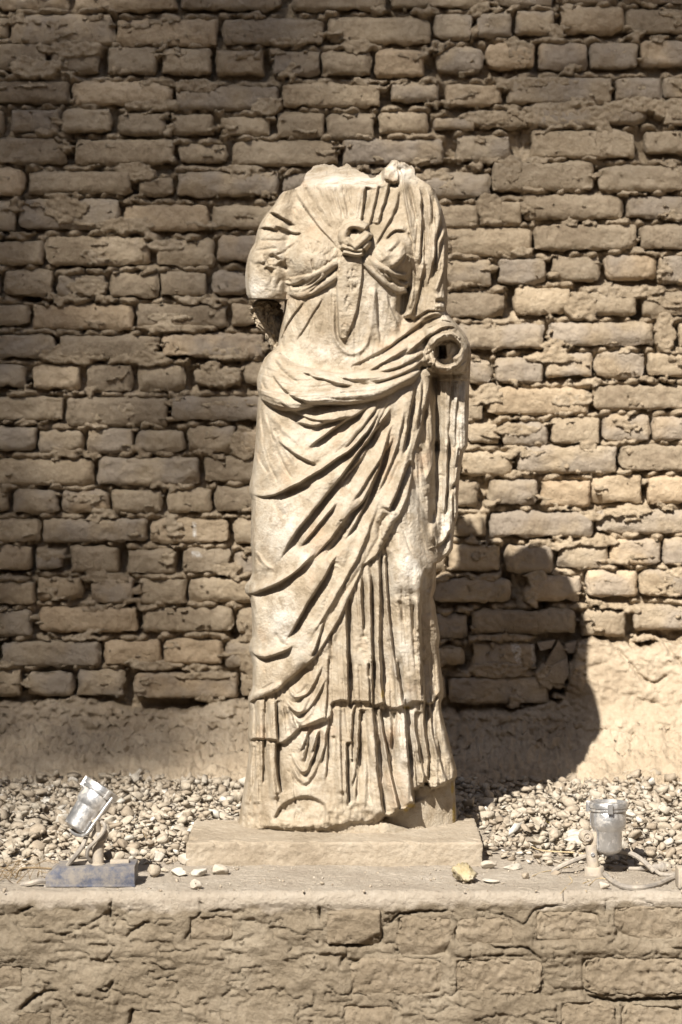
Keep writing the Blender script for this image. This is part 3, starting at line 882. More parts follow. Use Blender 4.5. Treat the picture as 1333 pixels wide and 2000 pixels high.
body = vol([(300, 705, 150, 88), (380, 705, 152, 98), (450, 702, 165, 118), (520, 690, 150, 126), (600, 690, 146, 112), (680, 690, 160, 112), (760, 684, 186, 132), (900, 682, 190, 146), (1100, 674, 194, 152), (1300, 678, 192, 156), (1450, 684, 208, 164), (1560, 688, 224, 176), (1660, 690, 232, 182)], SX, SY)
arm_l = vol([(380, 552, 44, 66), (430, 536, 44, 88), (520, 524, 46, 96), (590, 522, 44, 96), (640, 520, 30, 20)], SX, SY) * smooth((640 - SY) / 20)
arm_r = vol([(340, 815, 48, 70), (420, 838, 42, 88), (520, 840, 40, 92), (600, 842, 42, 92), (680, 880, 46, 100), (740, 886, 40, 66), (900, 884, 38, 56), (1080, 878, 34, 48), (1110, 866, 30, 10)], SX, SY) * smooth((1112 - SY) / 16)
BASE = smax(smax(body, arm_l, 18), arm_r, 14)


def blob(cx, cy, rx, ry, h, p=1.0):
    q = ((SX - cx) / rx) ** 2 + ((SY - cy) / ry) ** 2
    return h * np.exp(-q ** p * 1.2)


BASE += blob(604, 506, 46, 44, 38, 1.5) + blob(774, 500, 40, 44, 40, 1.4)
BASE += blob(690, 620, 90, 80, 10)
BASE += blob(802, 1122, 44, 62, 30, 1.3) + blob(800, 1010, 42, 120, 14) + blob(800, 1260, 34, 110, 12)
BASE += blob(575, 1010, 90, 170, 14) + blob(545, 760, 60, 60, 8)
BASE -= blob(700, 760, 40, 30, 4)
H = np.zeros_like(BASE)


def region(poly, amount, edge=3.0, inner=None, step=6.0, closed_s=True):
    """raise (mm) everything inside a traced outline; returns the soft mask"""
    P = catmull(list(poly) + [poly[0]], step)[:-1] if closed_s else np.array(poly, float)
    x0, y0 = P.min(0) - 12; x1, y1 = P.max(0) + 12
    a, b = max(0, int(x0 - RX0)), min(RW, int(x1 - RX0) + 1); c, d = max(0, int(y0 - RY0)), min(RH, int(y1 - RY0) + 1)
    X, Y = SX[c:d, a:b], SY[c:d, a:b]
    dist, _, _, _ = poly_dist(X, Y, P, True)
    s = np.where(in_poly(X, Y, P), dist, -dist)
    m = smooth((s + edge * 0.5) / edge)
    mm = np.zeros_like(H); mm[c:d, a:b] = m
    if inner:
        rr = np.zeros_like(H); rr[c:d, a:b] = np.sqrt(np.clip(1 - (1 - np.clip(s / inner, 0, 1)) ** 2, 0, 1))
        H[:] += amount * rr
    else:
        H[:] += amount * mm
    return mm


def stroke(kind, A, w, z, pts, B=None, L=None, tap=0.22, tap2=None):
    if kind == 'S':
        B = A if B is None else B
        A, B, w = A * 1.55, B * 1.35, w * 1.15
    elif kind == 'R': A = A * 1.35
    elif kind == 'G': A = A * 1.4
    P = catmull(cv(z, pts), 6.0)
    tap2 = tap if tap2 is None else tap2
    pad = 3.2 * max(w, (L or 0) if kind == 'S' else w) + 4
    x0, y0 = P.min(0) - pad; x1, y1 = P.max(0) + pad
    a, b = max(0, int(x0 - RX0)), min(RW, int(x1 - RX0) + 1); c, d = max(0, int(y0 - RY0)), min(RH, int(y1 - RY0) + 1)
    if a >= b or c >= d: return
    X, Y = SX[c:d, a:b], SY[c:d, a:b]
    # slight hand-carved irregularity
    jx = 1.1 * perlin(X / 23, Y / 23, 400); jy = 1.1 * perlin(X / 23, Y / 23, 401)
    D, sg, t, Ln = poly_dist(X + jx, Y + jy, P)
    tp = np.ones_like(t)
    if tap > 0: tp = tp * smooth(t / tap)
    if tap2 > 0: tp = tp * smooth((1 - t) / tap2)
    # fade beyond the ends
    s = D * sg
    if kind == 'G':
        f = -A * np.exp(-(D / w) ** 2) * tp
    elif kind == 'R':
        f = A * np.exp(-(D / w) ** 2) * tp
    elif kind == 'T':
        r = np.sqrt(np.clip(1 - (D / w) ** 2, 0, 1)) * np.sqrt(np.clip(tp, 0, 1))
        H[c:d, a:b] = np.maximum(H[c:d, a:b], TB[c:d, a:b] + A * r - 400 * (r <= 0.02))
        return
    elif kind == 'S':
        B = A if B is None else B
        L = 20 if L is None else L
        k = smooth((s + 1.5) / 3.4)
        sp = np.clip(s, 0, None); sn = np.clip(-s, 0, None)
        f = (k * A * np.exp(-((sp - 0.30 * L) / (0.85 * L)) ** 2) - (1 - k) * B * np.exp(-(sn / (1.55 * w)) ** 1.5)) * tp
        f = f * np.where(D > 3.1 * max(L, w), 0, 1)
    H[c:d, a:b] += f


# ---- layers of cloth
tier_low = cv(Z11, [(200,860),(230,900),(280,882),(390,892),(440,890),(520,902),(540,932),(590,930),(640,900),(700,850),(770,780),(860,745),(960,720),(1080,672),(1140,640),(1152,560),(1140,500),(1180,465),(1260,450),(1333,458)])
tier_low += cv(Z12, [(60,392),(90,420),(120,387),(200,390),(290,396),(320,430),(370,430),(440,402),(475,440),(520,466),(600,460),(662,432),(685,452),(720,410),(760,388),(880,390),(900,405),(940,418),(980,400),(1010,340),(1060,290),(1095,235)])
UP = region([(470, 700), (470, 1438)] + tier_low + [(940, 1330), (940, 700)], 19, 3.0, closed_s=False)
mant = cv(Z20, [(1075,90),(1060,140),(1050,200),(1040,250),(1028,300),(1015,380),(1000,450),(965,560)]) + cv(Z8, [(650,80),(640,330),(600,520),(520,700),(470,760),(380,960),(280,1110)]) \
    + cv(Z21, [(720,60),(660,200),(600,330),(545,420),(480,520),(400,590),(330,650),(290,690),(150,745),(130,800)]) + [(470, 1395), (470, 765), (505, 760), (560, 770), (650, 765), (740, 750), (800, 730), (845, 715)]
H -= 19 * UP * (1 - smooth((SY - 690) / 100))
MANT = region(mant, 18, 3.5, closed_s=False)
TB = BASE * 0 + 0
roll = cv(Z20, [(185,72),(240,70),(330,130),(450,165),(560,182),(680,165),(790,90),(900,10),(960,-30),(1040,-70),(1130,-85),(1200,-30),(1245,40),(1250,110),(1200,180),(1130,190),(1060,180),(1000,150),(985,190),(950,235),(880,265),(820,298),(740,327),(640,345),(560,352),(460,352),(380,374),(290,380),(205,352),(150,300),(140,180)])
ROLL = region(roll, 40, 4, inner=18)
shoulder = cv(Z2, [(600,180),(640,230),(655,420),(690,640),(730,860),(775,1080),(790,1240)]) + cv(Z4, [(600,40),(650,180),(640,380),(590,600),(560,660),(640,690),(700,660),(800,600),(990,600)]) + [(900, 560), (900, 400), (850, 350), (800, 300), (775, 305)]
SHO = region(shoulder, 13, 3, closed_s=False)
strip = cv(Z0, [(575,545),(600,560),(660,552),(682,560),(690,640),(680,720),(668,800),(655,860),(630,930),(605,985),(590,995),(568,970),(562,860),(556,760),(560,640),(566,580)])
STRIP = region(strip, 12, 3)
neckcut = smooth((SX - 588) / 8) * smooth((752 - SX) / 8)
H -= neckcut * np.clip(361 - SY, 0, 60) * 5.2
H += neckcut * blob(668, 336, 60, 12, 30) * 0.6

# ---- upper chest pleats (seen left)
g = stroke
g('S', 4.0, 3, Z1, [(1180,1160),(1130,1100),(1075,1030),(1000,950),(920,860),(830,740),(760,640),(690,530),(645,440),(630,395)], B=4.5, L=10)
for pts, A in (([(770,390),(800,470),(850,560),(870,610)], 3), ([(885,250),(890,390),(960,500),(1020,600),(1090,720),(1150,830)], 3.2), ([(1030,380),(1080,460),(1110,560),(1150,640),(1200,740),(1240,800)], 3.2),
               ([(1190,380),(1220,450),(1250,560),(1270,680),(1290,780)], 3.2), ([(870,460),(910,640),(960,760),(990,840)], 2), ([(830,590),(900,700),(1000,820),(1150,930)], 2.2), ([(1110,380),(1150,500),(1190,640),(1230,760)], 2.2),
               ([(960,400),(1030,560),(1100,680),(1170,780)], 2.0), ([(700,330),(760,400),(800,520),(870,660),(960,780)], 1.8)):
    g('G', A, 2.6, Z1, pts)
for k in range(9):   # rounded crests between the grooves
    g('R', 1.8, 3.2, ZZ, [(612 + 14.5 * k, 366), (625 + 12.2 * k, 400), (646 + 7.5 * k, 446)])
g('S', 6, 5, Z1, [(675,868),(600,828),(530,788),(440,738),(350,698),(280,690),(240,725)], B=7, L=16)
g('S', 5, 4.5, Z1, [(740,938),(640,945),(560,918),(480,882),(410,850)], B=6, L=14)
g('S', 4.5, 4, Z1, [(440,935),(370,895),(290,878),(220,882),(170,925)], B=5, L=12)
for pts, A in (([(140,1170),(260,1140),(360,1125),(470,1130)], 2.5), ([(550,1140),(620,1090),(700,1035)], 4.5), ([(200,1040),(300,1025),(400,1032),(600,1020)], 2.2), ([(540,460),(590,580),(660,690),(740,750)], 1.6), ([(750,975),(850,1020),(990,1100)], 3),
               ([(420,1200),(520,1170),(600,1110),(640,1080)], 3), ([(380,900),(460,930),(520,950)], 3), ([(500,640),(560,700),(640,770),(720,830)], 1.2)):
    g('G', A, 2.8, Z1, pts)
for pts, A in (([(100,100),(160,160),(260,140)], 3), ([(480,310),(455,380),(430,470)], 4), ([(400,200),(380,300),(350,400)], 2), ([(560,480),(540,540),(490,590)], 3), ([(170,215),(240,180),(300,130)], 3)):
    g('G', A, 3.2, Z3, pts)
g('S', 6, 5, Z3, [(250,40),(300,110),(350,170),(400,190)], B=3, L=14)
g('G', 14, 5, Z3, [(455,130),(500,190),(540,200),(560,240)]); g('G', 8, 3.5, Z3, [(280,190),(340,230),(390,270)]); g('G', 8, 3.5, Z3, [(330,60),(420,80),(470,140)])
g('G', 5, 2.2, Z3, [(840,90),(860,180),(880,250)]); g('R', 4, 7, Z3, [(960,120),(1100,60),(1180,-20)])
g('G', 4, 3, Z1, [(760,985),(800,1050),(830,1130),(830,1200)])
# ---- right chest
g('S', 6, 7, Z2, [(212,395),(198,480),(188,580),(172,700),(150,825)], B=9, L=14, tap=0.02)
g('S', 5, 5, Z2, [(362,385),(345,500),(300,680),(265,840)], B=7, L=12, tap=0.02)
g('S', 5, 5, Z2, [(492,350),(455,520),(410,660),(365,840)], B=7, L=12, tap=0.02)
g('S', 5, 9, Z2, [(620,380),(590,560),(520,760),(440,890),(350,1060),(290,1160)], B=4, L=11)
g('R', 4, 5, Z2, [(600,200),(645,400),(690,640),(740,870),(775,1070)], tap=0.05)
g('G', 4, 2.6, Z2, [(700,330),(755,480),(785,640),(792,740)]); g('G', 2, 2.2, Z2, [(690,420),(705,560),(740,700)])
g('S', 6, 5.5, Z2, [(842,370),(878,540),(872,640),(882,800),(872,960),(862,1210)], B=11, L=10, tap2=0.0)
g('S', 3, 4, Z2, [(890,700),(905,850),(910,1000),(905,1210)], B=6, L=4)
g('S', 4, 4, Z2, [(955,440),(988,560),(1000,700),(995,870)], B=5, L=9)
g('S', 6, 6, Z2, [(1098,570),(1115,700),(1095,820),(1060,950),(1045,1060),(1030,1210)], B=9, L=12, tap2=0)
g('S', 5, 6, Z2, [(1140,700),(1160,820),(1160,920),(1120,1010),(1090,1100),(1075,1210)], B=7, L=7, tap2=0)
g('S', 5, 4.5, Z2, [(700,935),(640,905),(570,905),(505,950),(440,1030)], B=7, L=10)
g('S', 3, 4, Z2, [(700,935),(750,1020),(778,1100)], B=5, L=6)
g('R', 3.5, 4, Z2, [(600,985),(540,1070),(460,1150),(380,1210)]); g('G', 3, 3, Z2, [(640,1010),(580,1100),(470,1190)]); g('R', 3, 4, Z2, [(680,1060),(640,1150),(560,1230)])
g('R', 3.5, 4, Z4, [(430,0),(370,70),(300,110)]); g('R', 4, 4.5, Z4, [(560,10),(500,80),(400,150)]); g('S', 4, 6, Z4, [(600,0),(540,90),(470,150),(400,170)], B=3, L=6); g('R', 3, 3, Z4, [(600,20),(570,90),(545,150)])
H += 9 * region(cv(Z2, [(470,175),(520,160),(590,190),(600,260),(590,350),(540,355),(490,330),(420,300),(330,290),(380,230)]), 0, 3)
g('G', 12, 3.5, Z2, [(500,355),(540,372),(590,362)], tap=0.05)
g('G', 7, 3, Z2, [(352,380),(365,345),(385,330)])
# ---- tunic below the girdle
g('S', 3, 4, Z3, [(795,560),(700,665),(600,800),(520,950),(425,1180)], B=5, L=14)
g('S', 2.5, 3, Z3, [(985,500),(940,620),(880,720),(780,880),(635,1115)], B=3.5, L=14)
g('G', 4, 4, Z3, [(600,520),(530,640),(480,820),(430,1080)]); g('R', 3, 4, Z3, [(560,560),(500,740),(450,940)])
g('G', 3.5, 2.2, Z3, [(1087,430),(1082,700),(1080,1000)]); g('R', 3, 4, Z3, [(1115,430),(1112,700),(1110,980)])
g('G', 2.5, 2.5, Z3, [(900,760),(850,900),(800,1100)]); g('G', 1.8, 2.5, Z3, [(1000,560),(990,760),(950,1000)])
g('S', 3.5, 3, Z4, [(283,310),(290,500),(300,700),(325,960)], B=5, L=9); g('R', 2.5, 4, Z4, [(235,340),(215,520),(200,660)])
g('S', 3.5, 4, Z4, [(388,390),(418,540),(480,680),(535,850)], B=5, L=10); g('G', 3.5, 3, Z4, [(485,470),(525,640),(550,780)]); g('R', 2.5, 5, Z4, [(440,500),(470,640),(520,760)])
g('R', 5.5, 4.5, Z0, [(527,720),(525,860),(535,960),(570,1030),(630,1068),(690,1045),(725,970),(742,840),(748,720)], tap=0.05)
g('G', 3, 3.5, Z0, [(545,860),(555,960),(590,1020),(640,1040)])
g('G', 24, 9, Z4, [(590,330),(570,430),(545,560),(545,650)], tap=0.15); g('R', 8, 6, Z4, [(665,350),(645,450),(610,590)]); g('R', 6, 6, Z4, [(745,140),(730,230),(715,300)])
g('G', 7, 12, Z4, [(800,120),(780,300),(740,480),(690,600)]); g('G', 5, 8, Z4, [(880,100),(840,260),(800,440)]); g('S', 4, 5, Z4, [(760,0),(765,150),(745,260),(725,350),(700,470),(660,600)], B=5, L=5, tap=0)
g('R', 6, 4, Z4, [(960,180),(915,290),(870,430)]); g('G', 4, 5, Z4, [(900,170),(880,250),(850,380)]); g('S', 4, 4, Z4, [(880,0),(870,90),(835,200),(810,300)], B=5, L=6, tap=0)
g('R', 6, 4, Z4, [(870,480),(930,460),(975,480)]); g('G', 7, 4, Z4, [(870,505),(930,500),(980,520)]); g('R', 6, 4, Z4, [(860,560),(920,550),(985,590)]); g('G', 14, 5, Z4, [(540,640),(560,680),(620,680)], tap=0)
# ---- rolled edge of the mantle
g('S', 6, 5, Z5, [(1333,655),(1100,655),(930,662),(800,642),(650,590),(520,500),(430,400),(350,265)], B=9, L=20)
g('S', 4, 4, Z5, [(1333,452),(1200,430),(1050,392),(900,352),(780,305),(670,252)], B=6, L=16)
g('S', 3.5, 3, Z5, [(1400,395),(1200,352),(1085,308)], B=4, L=12)
g('G', 8, 4.5, Z5, [(725,440),(620,380),(530,310),(450,230),(390,110)]); g('G', 6, 3, Z5, [(325,520),(285,460),(248,370)]); g('G', 2.5, 2.4, Z5, [(322,340),(315,250),(310,170)])
g('G', 2.5, 3, Z5, [(1060,545),(1180,540),(1290,530)]); g('R', 3, 5, Z5, [(330,560),(450,640),(600,690),(760,680)])
g('G', 8, 6, Z6, [(-60,300),(60,335),(150,362),(240,378)]); g('R', 5, 6, Z6, [(0,265),(150,290),(300,285),(450,255),(620,200)])
g('S', 5, 6, Z6, [(790,30),(650,125),(500,195),(380,230),(300,245)], B=7, L=14); g('S', 5, 5, Z6, [(620,-10),(480,80),(330,165),(190,245)], B=6, L=12); g('S', 3.5, 5, Z6, [(430,-40),(300,50),(150,130),(0,190)], B=3.5, L=12)
g('S', 5, 7, Z6, [(760,90),(700,170),(630,220),(480,290),(350,325),(200,335)], B=5, L=11); g('G', 2.5, 3, Z6, [(560,60),(440,140),(340,190)])
g('S', 6, 5, Z4, [(990,660),(880,665),(760,710),(650,790),(540,870),(420,960),(300,1040)], B=6, L=9); g('S', 6, 4.5, Z4, [(1060,720),(950,705),(850,755),(770,790)], B=6, L=7)
g('S', 7, 5, Z4, [(1150,800),(1040,765),(950,770),(860,830),(760,900),(640,990),(560,1060)], B=7, L=8); g('S', 4, 4, Z4, [(1120,760),(1000,735),(900,760),(810,840),(700,940),(610,1000)], B=4, L=6)
g('R', 7, 5, Z4, [(820,960),(880,880),(1000,830),(1110,850),(1190,930),(1225,1030)], tap=0.05)
g('S', 5, 4, Z4, [(960,640),(880,640),(800,660),(740,700)], B=4, L=6)
# broken forearm end with its dowel hole
PIT = region(cv(Z4, [(868,950),(895,905),(960,885),(1035,882),(1100,915),(1128,975),(1112,1030),(1060,1075),(1075,1120),(1010,1150),(945,1140),(895,1100),(872,1030)]), -50, 7)
region(cv(Z6, [(912,-25),(978,-28),(984,80),(970,104),(915,102)]), -60, 2.0, closed_s=False)
g('R', 6, 4, Z6, [(790,60),(820,120),(880,180),(960,225)]); g('G', 5, 3.5, Z6, [(870,50),(880,120),(920,170)])
stump = cv(Z4, [(780,960),(850,860),(1000,820),(1110,840),(1200,930),(1240,1040)]) + cv(Z6, [(1240,160),(1180,250),(1100,235),(1010,228),(960,246),(905,232),(865,190),(790,160),(765,80)])
STUMP = region(stump, 26, 3)
# ---- hanging end of the mantle below the forearm
drape = [(852, 742), (925, 742), (925, 1100), (858, 1100), (852, 1040), (850, 900)]
DRAPE = region(drape, -9, 3, closed_s=False)
STRIPG = None
g('S', 4, 4, Z6, [(1042,225),(1032,420),(1020,600),(1005,1000)], B=7, L=8, tap=0, tap2=0); g('S', 3.5, 3.5, Z6, [(1112,330),(1103,520),(1085,700),(1078,1000)], B=5, L=6, tap=0.05)
g('G', 24, 8, Z6, [(860,270),(868,420),(880,620),(885,820),(885,1010)], tap=0.04, tap2=0); g('R', 4, 6, Z6, [(955,440),(950,640),(950,1000)], tap=0.1, tap2=0)
g('R', 4, 6, Z6, [(1170,300),(1165,500),(1150,700),(1120,860)], tap2=0.2)
g('S', 6, 4.5, Z8, [(1003,0),(996,300),(985,520),(970,700)], B=12, L=8, tap=0, tap2=0.1); g('G', 22, 7, Z8, [(885,0),(878,200),(872,420),(866,640),(850,760)], tap=0)
g('S', 6, 4, Z8, [(1105,10),(1092,120),(1080,240)], B=9, L=6); g('S', 8, 5, Z8, [(1125,20),(1112,200),(1095,340),(1055,400),(1020,450)], B=9, L=9)
g('S', 7, 5, Z8, [(1065,815),(1010,870),(975,945),(930,990),(890,1010),(870,900)], B=9, L=10); g('S', 5, 3, Z8, [(1050,450),(1055,640),(1045,720),(1060,820)], B=8, L=6)
g('R', 5, 3, Z8, [(1105,560),(1100,650),(1080,700)]); g('R', 4, 4, Z8, [(940,1040),(955,1100),(940,1150)]); g('G', 3, 3, Z8, [(905,290),(940,300),(980,310)])
# ---- folds of the mantle across the legs
g('S', 7, 14, Z5, [(1330,800),(1180,850),(1040,885),(900,920),(760,905),(620,875)], B=7, L=22)
g('S', 8, 8, Z20, [(725,350),(670,395),(590,442),(500,505),(400,582)], B=14, L=26)
g('S', 9, 7, Z20, [(800,330),(745,450),(645,570),(545,640),(470,692),(380,747),(270,802),(190,828),(120,816),(100,770)], B=10, L=8)
g('R', 5, 5, Z20, [(790,330),(738,440),(635,562),(535,632),(465,682),(375,738),(265,792),(190,812),(125,800)])
g('G', 8, 5, Z7, [(860,468),(780,490),(700,515),(600,555),(500,595)])
g('S', 6, 8, Z7, [(930,240),(800,190),(650,110),(500,0),(430,-60)], B=7, L=14)
g('R', 4, 5, Z5, [(330,740),(450,900),(600,1050),(760,1180)]); g('R', 3.5, 5, Z5, [(260,700),(330,900),(420,1100),(500,1280)])
for pts, A, w in (([(625,412),(560,310),(500,210),(440,50)], 5, 2.4), ([(465,490),(400,350),(330,200),(290,60),(250,-100)], 3.5, 2.2), ([(350,340),(300,295),(250,200),(180,40)], 3, 2.4)): g('G', A, w, Z7, pts)
g('G', 4.5, 3, Z5, [(285,1180),(255,900),(240,640)]); g('G', 4, 3, Z5, [(440,1180),(380,1050),(340,900),(320,760)]); g('G', 4, 4, Z5, [(460,1040),(390,950)]); g('R', 3, 3.5, Z5, [(215,620),(215,800),(225,1000),(260,1200)])
g('G', 3, 6, Z7, [(380,640),(460,760),(540,860)])
g('S', 9, 8, Z20, [(838,300),(790,400),(740,500),(660,612),(590,712),(500,822),(420,922),(340,1022),(238,1192)], B=17, L=30)
g('S', 6, 4.5, Z7, [(1160,655),(1080,765),(980,885),(870,1020),(760,1150),(680,1225)], B=9, L=10)
g('R', 4, 5, Z20, [(860,310),(790,440),(700,560),(640,640),(560,740)])
g('S', 7, 6, Z6, [(310,525),(265,640),(150,790),(0,965),(-100,1060)], B=8, L=12); g('S', 7, 7, Z6, [(440,595),(355,720),(255,860),(170,1015)], B=10, L=8); g('R', 4, 3, Z6, [(425,605),(340,720),(230,880),(150,1010)])
g('S', 6, 5, Z8, [(215,10),(120,150),(0,300),(-80,400)], B=7, L=10)
g('S', 8, 8, ZZ, [(772,815),(758,855),(745,905),(728,945),(706,985),(680,1008),(650,1050),(612,1092),(598,1108)], B=14, L=18)
g('S', 7, 6, Z8, [(395,30),(340,200),(260,400),(190,570),(100,740),(0,905),(-60,990)], B=9, L=7)
g('S', 9, 6, Z9, [(1225,0),(1140,135),(1050,305),(950,465),(850,625),(760,785),(680,925),(590,1045)], B=15, L=26)
g('G', 3, 2.2, Z8, [(330,520),(300,640),(250,800),(200,1000),(160,1179)]); g('G', 2.5, 2.2, Z9, [(1333,290),(1260,440)]); g('G', 3, 5, Z9, [(1200,300),(1120,520),(1060,680),(900,900)])
g('S', 8, 6, Z8, [(620,140),(560,300),(505,450),(440,600),(415,660)], B=16, L=14, tap=0.1, tap2=0.06)
g('G', 6, 5, Z8, [(560,140),(510,200),(450,330),(400,440)]); g('G', 8, 5, Z8, [(420,690),(350,740),(320,830),(300,930)]); g('R', 5, 5, Z8, [(450,700),(400,800),(330,950)])
g('S', 9, 7, Z6, [(672,370),(642,560),(612,720),(592,860),(558,1025),(540,1080)], B=14, L=18)
g('S', 5, 4, Z6, [(752,290),(742,440),(722,600),(700,770),(690,860)], B=7, L=8); g('R', 5, 4, Z6, [(780,300),(765,460),(740,650),(715,820)])
g('S', 6, 5, Z6, [(822,310),(835,560),(865,800),(872,1010)], B=8, L=7); g('R', 4, 3.5, Z6, [(855,340),(860,500),(845,640),(840,740)]); g('G', 12, 6, Z6, [(775,560),(760,700),(770,900),(790,1020)])
g('S', 5, 5, Z8, [(870,0),(868,120),(850,220),(790,370)], B=6, L=6); g('G', 9, 5, Z8, [(720,0),(745,160),(765,300)]); g('G', 8, 5, Z8, [(850,480),(830,600),(850,740)]); g('R', 5, 3, Z8, [(770,400),(800,560),(815,700)])
g('G', 2.5, 2, Z8, [(535,780),(580,920),(640,1080),(700,1179)]); g('G', 2.5, 2.5, Z8, [(745,920),(770,1040),(810,1160)]); g('G', 3, 4, Z8, [(640,460),(700,620),(760,760),(800,900)]); g('G', 10, 6, Z8, [(640,300),(700,480),(760,640),(800,800),(830,960)])
g('S', 9, 8, Z9, [(965,-15),(855,100),(725,222),(600,312),(480,382),(380,422),(250,472),(160,484),(105,440)], B=11, L=10); g('R', 5, 5, Z9, [(700,215),(590,295),(460,365),(340,400),(230,440),(140,440)])
g('S', 8, 7, Z9, [(700,1080),(620,1150),(480,1212),(340,1242),(240,1212),(165,1150)], B=8, L=10); g('R', 4, 6, Z9, [(620,1120),(480,1180),(340,1205),(220,1160)])
g('S', 6, 4, Z9, [(1060,800),(1000,980),(960,1110),(890,1255)], B=8, L=8); g('R', 3, 5, Z9, [(290,110),(330,170),(400,200)]); g('G', 3, 3, Z9, [(220,0),(280,90),(340,170)])
g('G', 3, 8, Z9, [(360,480),(380,700),(400,900)]); g('G', 3, 3, Z9, [(210,600),(250,760)])
g('R', 6, 5, Z11, [(600,262),(480,322),(370,362),(280,392),(222,450),(212,550)], tap=0.05); g('G', 4, 3, Z11, [(500,240),(420,300),(330,340)])
# ---- upper skirt
g('S', 4, 4, Z10, [(212,190),(218,500),(232,760),(240,890)], B=15, L=9); g('S', 6, 5, Z10, [(320,85),(322,500),(330,900),(345,1333)], B=17, L=10, tap2=0)
g('S', 6, 11, Z10, [(422,0),(428,600),(420,1000),(432,1333)], B=14, L=10, tap=0, tap2=0); g('R', 6, 5, Z10, [(460,0),(470,300),(500,600),(520,900)], tap=0); g('S', 5, 4.5, Z10, [(486,0),(505,350),(530,700),(565,1000),(620,1333)], B=15, L=5, tap=0, tap2=0)
g('S', 6, 5, Z10, [(42,530),(52,900),(60,1333)], B=15, L=9, tap2=0); g('G', 8, 4, Z10, [(88,400),(80,600),(90,900)]); g('G', 10, 3, Z10, [(800,480),(805,700),(815,860)]); g('R', 5, 5, Z10, [(845,420),(845,700),(850,860)])
g('S', 8, 20, Z10, [(930,100),(890,330),(886,700),(890,1333)], B=20, L=16, tap=0.1, tap2=0); g('G', 8, 3, Z10, [(287,1180),(292,1333)], tap2=0); g('G', 5, 6, Z10, [(620,470),(690,600),(680,760)]); g('G', 5, 10, Z10, [(560,430),(680,400),(860,420)])
g('G', 4, 4, Z10, [(190,900),(260,880),(290,900)]); g('R', 4, 4, Z10, [(960,350),(1010,450),(1035,500)]); g('R', 4, 5, Z10, [(960,620),(1000,720),(1020,780)]); g('G', 4, 6, Z10, [(990,800),(1040,1000),(1050,1300)]); g('G', 5, 4, Z10, [(990,200),(980,400)])
g('S', 6, 5, Z12, [(58,-5),(64,200),(66,385)], B=15, L=9, tap=0, tap2=0); g('G', 3.5, 2.6, Z12, [(185,0),(198,390)], tap=0, tap2=0); g('S', 5, 4, Z12, [(278,0),(292,392)], B=7, L=8, tap=0, tap2=0); g('S', 3, 5, Z12, [(322,0),(326,425)], B=17, L=4, tap=0, tap2=0)
g('S', 6, 12, Z12, [(425,0),(432,250),(440,400)], B=14, L=9, tap=0, tap2=0); g('S', 5, 4.5, Z12, [(594,0),(635,250),(668,440)], B=13, L=10, tap=0, tap2=0); g('G', 3.5, 2.6, Z12, [(800,0),(830,380)], tap=0, tap2=0); g('R', 4, 6, Z12, [(560,0),(580,200),(600,440)], tap=0)
g('S', 8, 20, Z12, [(862,0),(885,250),(888,390)], B=18, L=12, tap=0, tap2=0); g('G', 4, 4, Z12, [(940,170),(950,400)]); g('G', 5, 4, Z12, [(990,180),(1010,390)]); g('R', 3, 6, Z12, [(720,60),(730,300)], tap=0.2)
for p in ([(700,290),(740,392),(800,372),(885,255)], [(640,400),(700,472),(775,462),(905,268)], [(620,560),(700,612),(780,642),(850,572),(930,430),(1000,240)], [(620,572),(700,672),(775,752)], [(560,560),(620,700),(655,865)], [(535,700),(560,900)]): g('G', 5.5, 3.4, Z11, p)
for p in ([(670,330),(720,410),(790,420),(870,340)], [(640,480),(720,550),(790,560),(900,380)], [(700,620),(790,690),(900,600),(980,420)]): g('R', 5, 4.5, Z11, p)
g('G', 14, 13, Z11, [(930,20),(760,190),(640,300),(560,360)]); g('S', 4, 3.5, Z11, [(1113,0),(1105,300),(1085,610)], B=6, L=10, tap=0)
g('S', 4, 2.8, Z11, [(397,430),(392,890)], B=7, L=8, tap=0.04, tap2=0.0); g('G', 5, 2.6, Z11, [(282,470),(278,870)]); g('S', 5, 4, Z11, [(524,450),(528,600),(535,800),(545,910)], B=12, L=9, tap=0.05, tap2=0)
g('R', 4, 5.5, Z11, [(340,440),(335,880)], tap=0.03, tap2=0); g('R', 4, 6, Z11, [(460,430),(455,880)], tap=0.03, tap2=0)
# ---- lower skirt
g('S', 6, 4.5, Z13, [(1265,-60),(1272,300),(1282,580)], B=17, L=12, tap=0.02, tap2=0.03); g('S', 5, 7, Z13, [(532,-50),(540,200),(560,350),(588,475)], B=20, L=12, tap=0.02); g('S', 4, 2.8, Z13, [(412,-50),(402,200),(392,330)], B=6, L=9, tap=0)
g('R', 3.5, 7, Z13, [(470,-40),(480,300),(500,500)], tap=0); g('R', 3, 7, Z13, [(330,-40),(330,250),(300,500)], tap=0); g('G', 4, 3, Z13, [(262,380),(240,480),(205,570)]); g('R', 3.5, 6, Z13, [(1170,-40),(1170,250),(1190,520)], tap=0); g('S', 4, 4, Z13, [(1065,-60),(1062,150),(1050,360)], B=6, L=8)
for p in ([(660,-30),(740,160),(800,252),(850,235),(930,60),(960,-40)], [(800,-60),(810,60),(790,140)]): g('R', 5.5, 3, Z13, p)
for p, A in (([(690,0),(720,100),(790,230)], 4), ([(870,220),(950,20),(975,-60)], 7), ([(705,270),(750,352),(850,345),(925,290)], 4), ([(800,120),(840,40),(870,-60)], 6), ([(640,260),(720,280)], 2)): g('G', A, 3.2, Z13, p)
g('S', 6, 4, Z11, [(900,760),(870,870),(820,980),(790,1060)], B=7, L=9); g('S', 6, 5, Z11, [(1015,775),(970,920),(910,1080)], B=8, L=8); g('S', 4, 4, Z11, [(1112,690),(1105,900),(1108,1100)], B=7, L=8, tap=0)
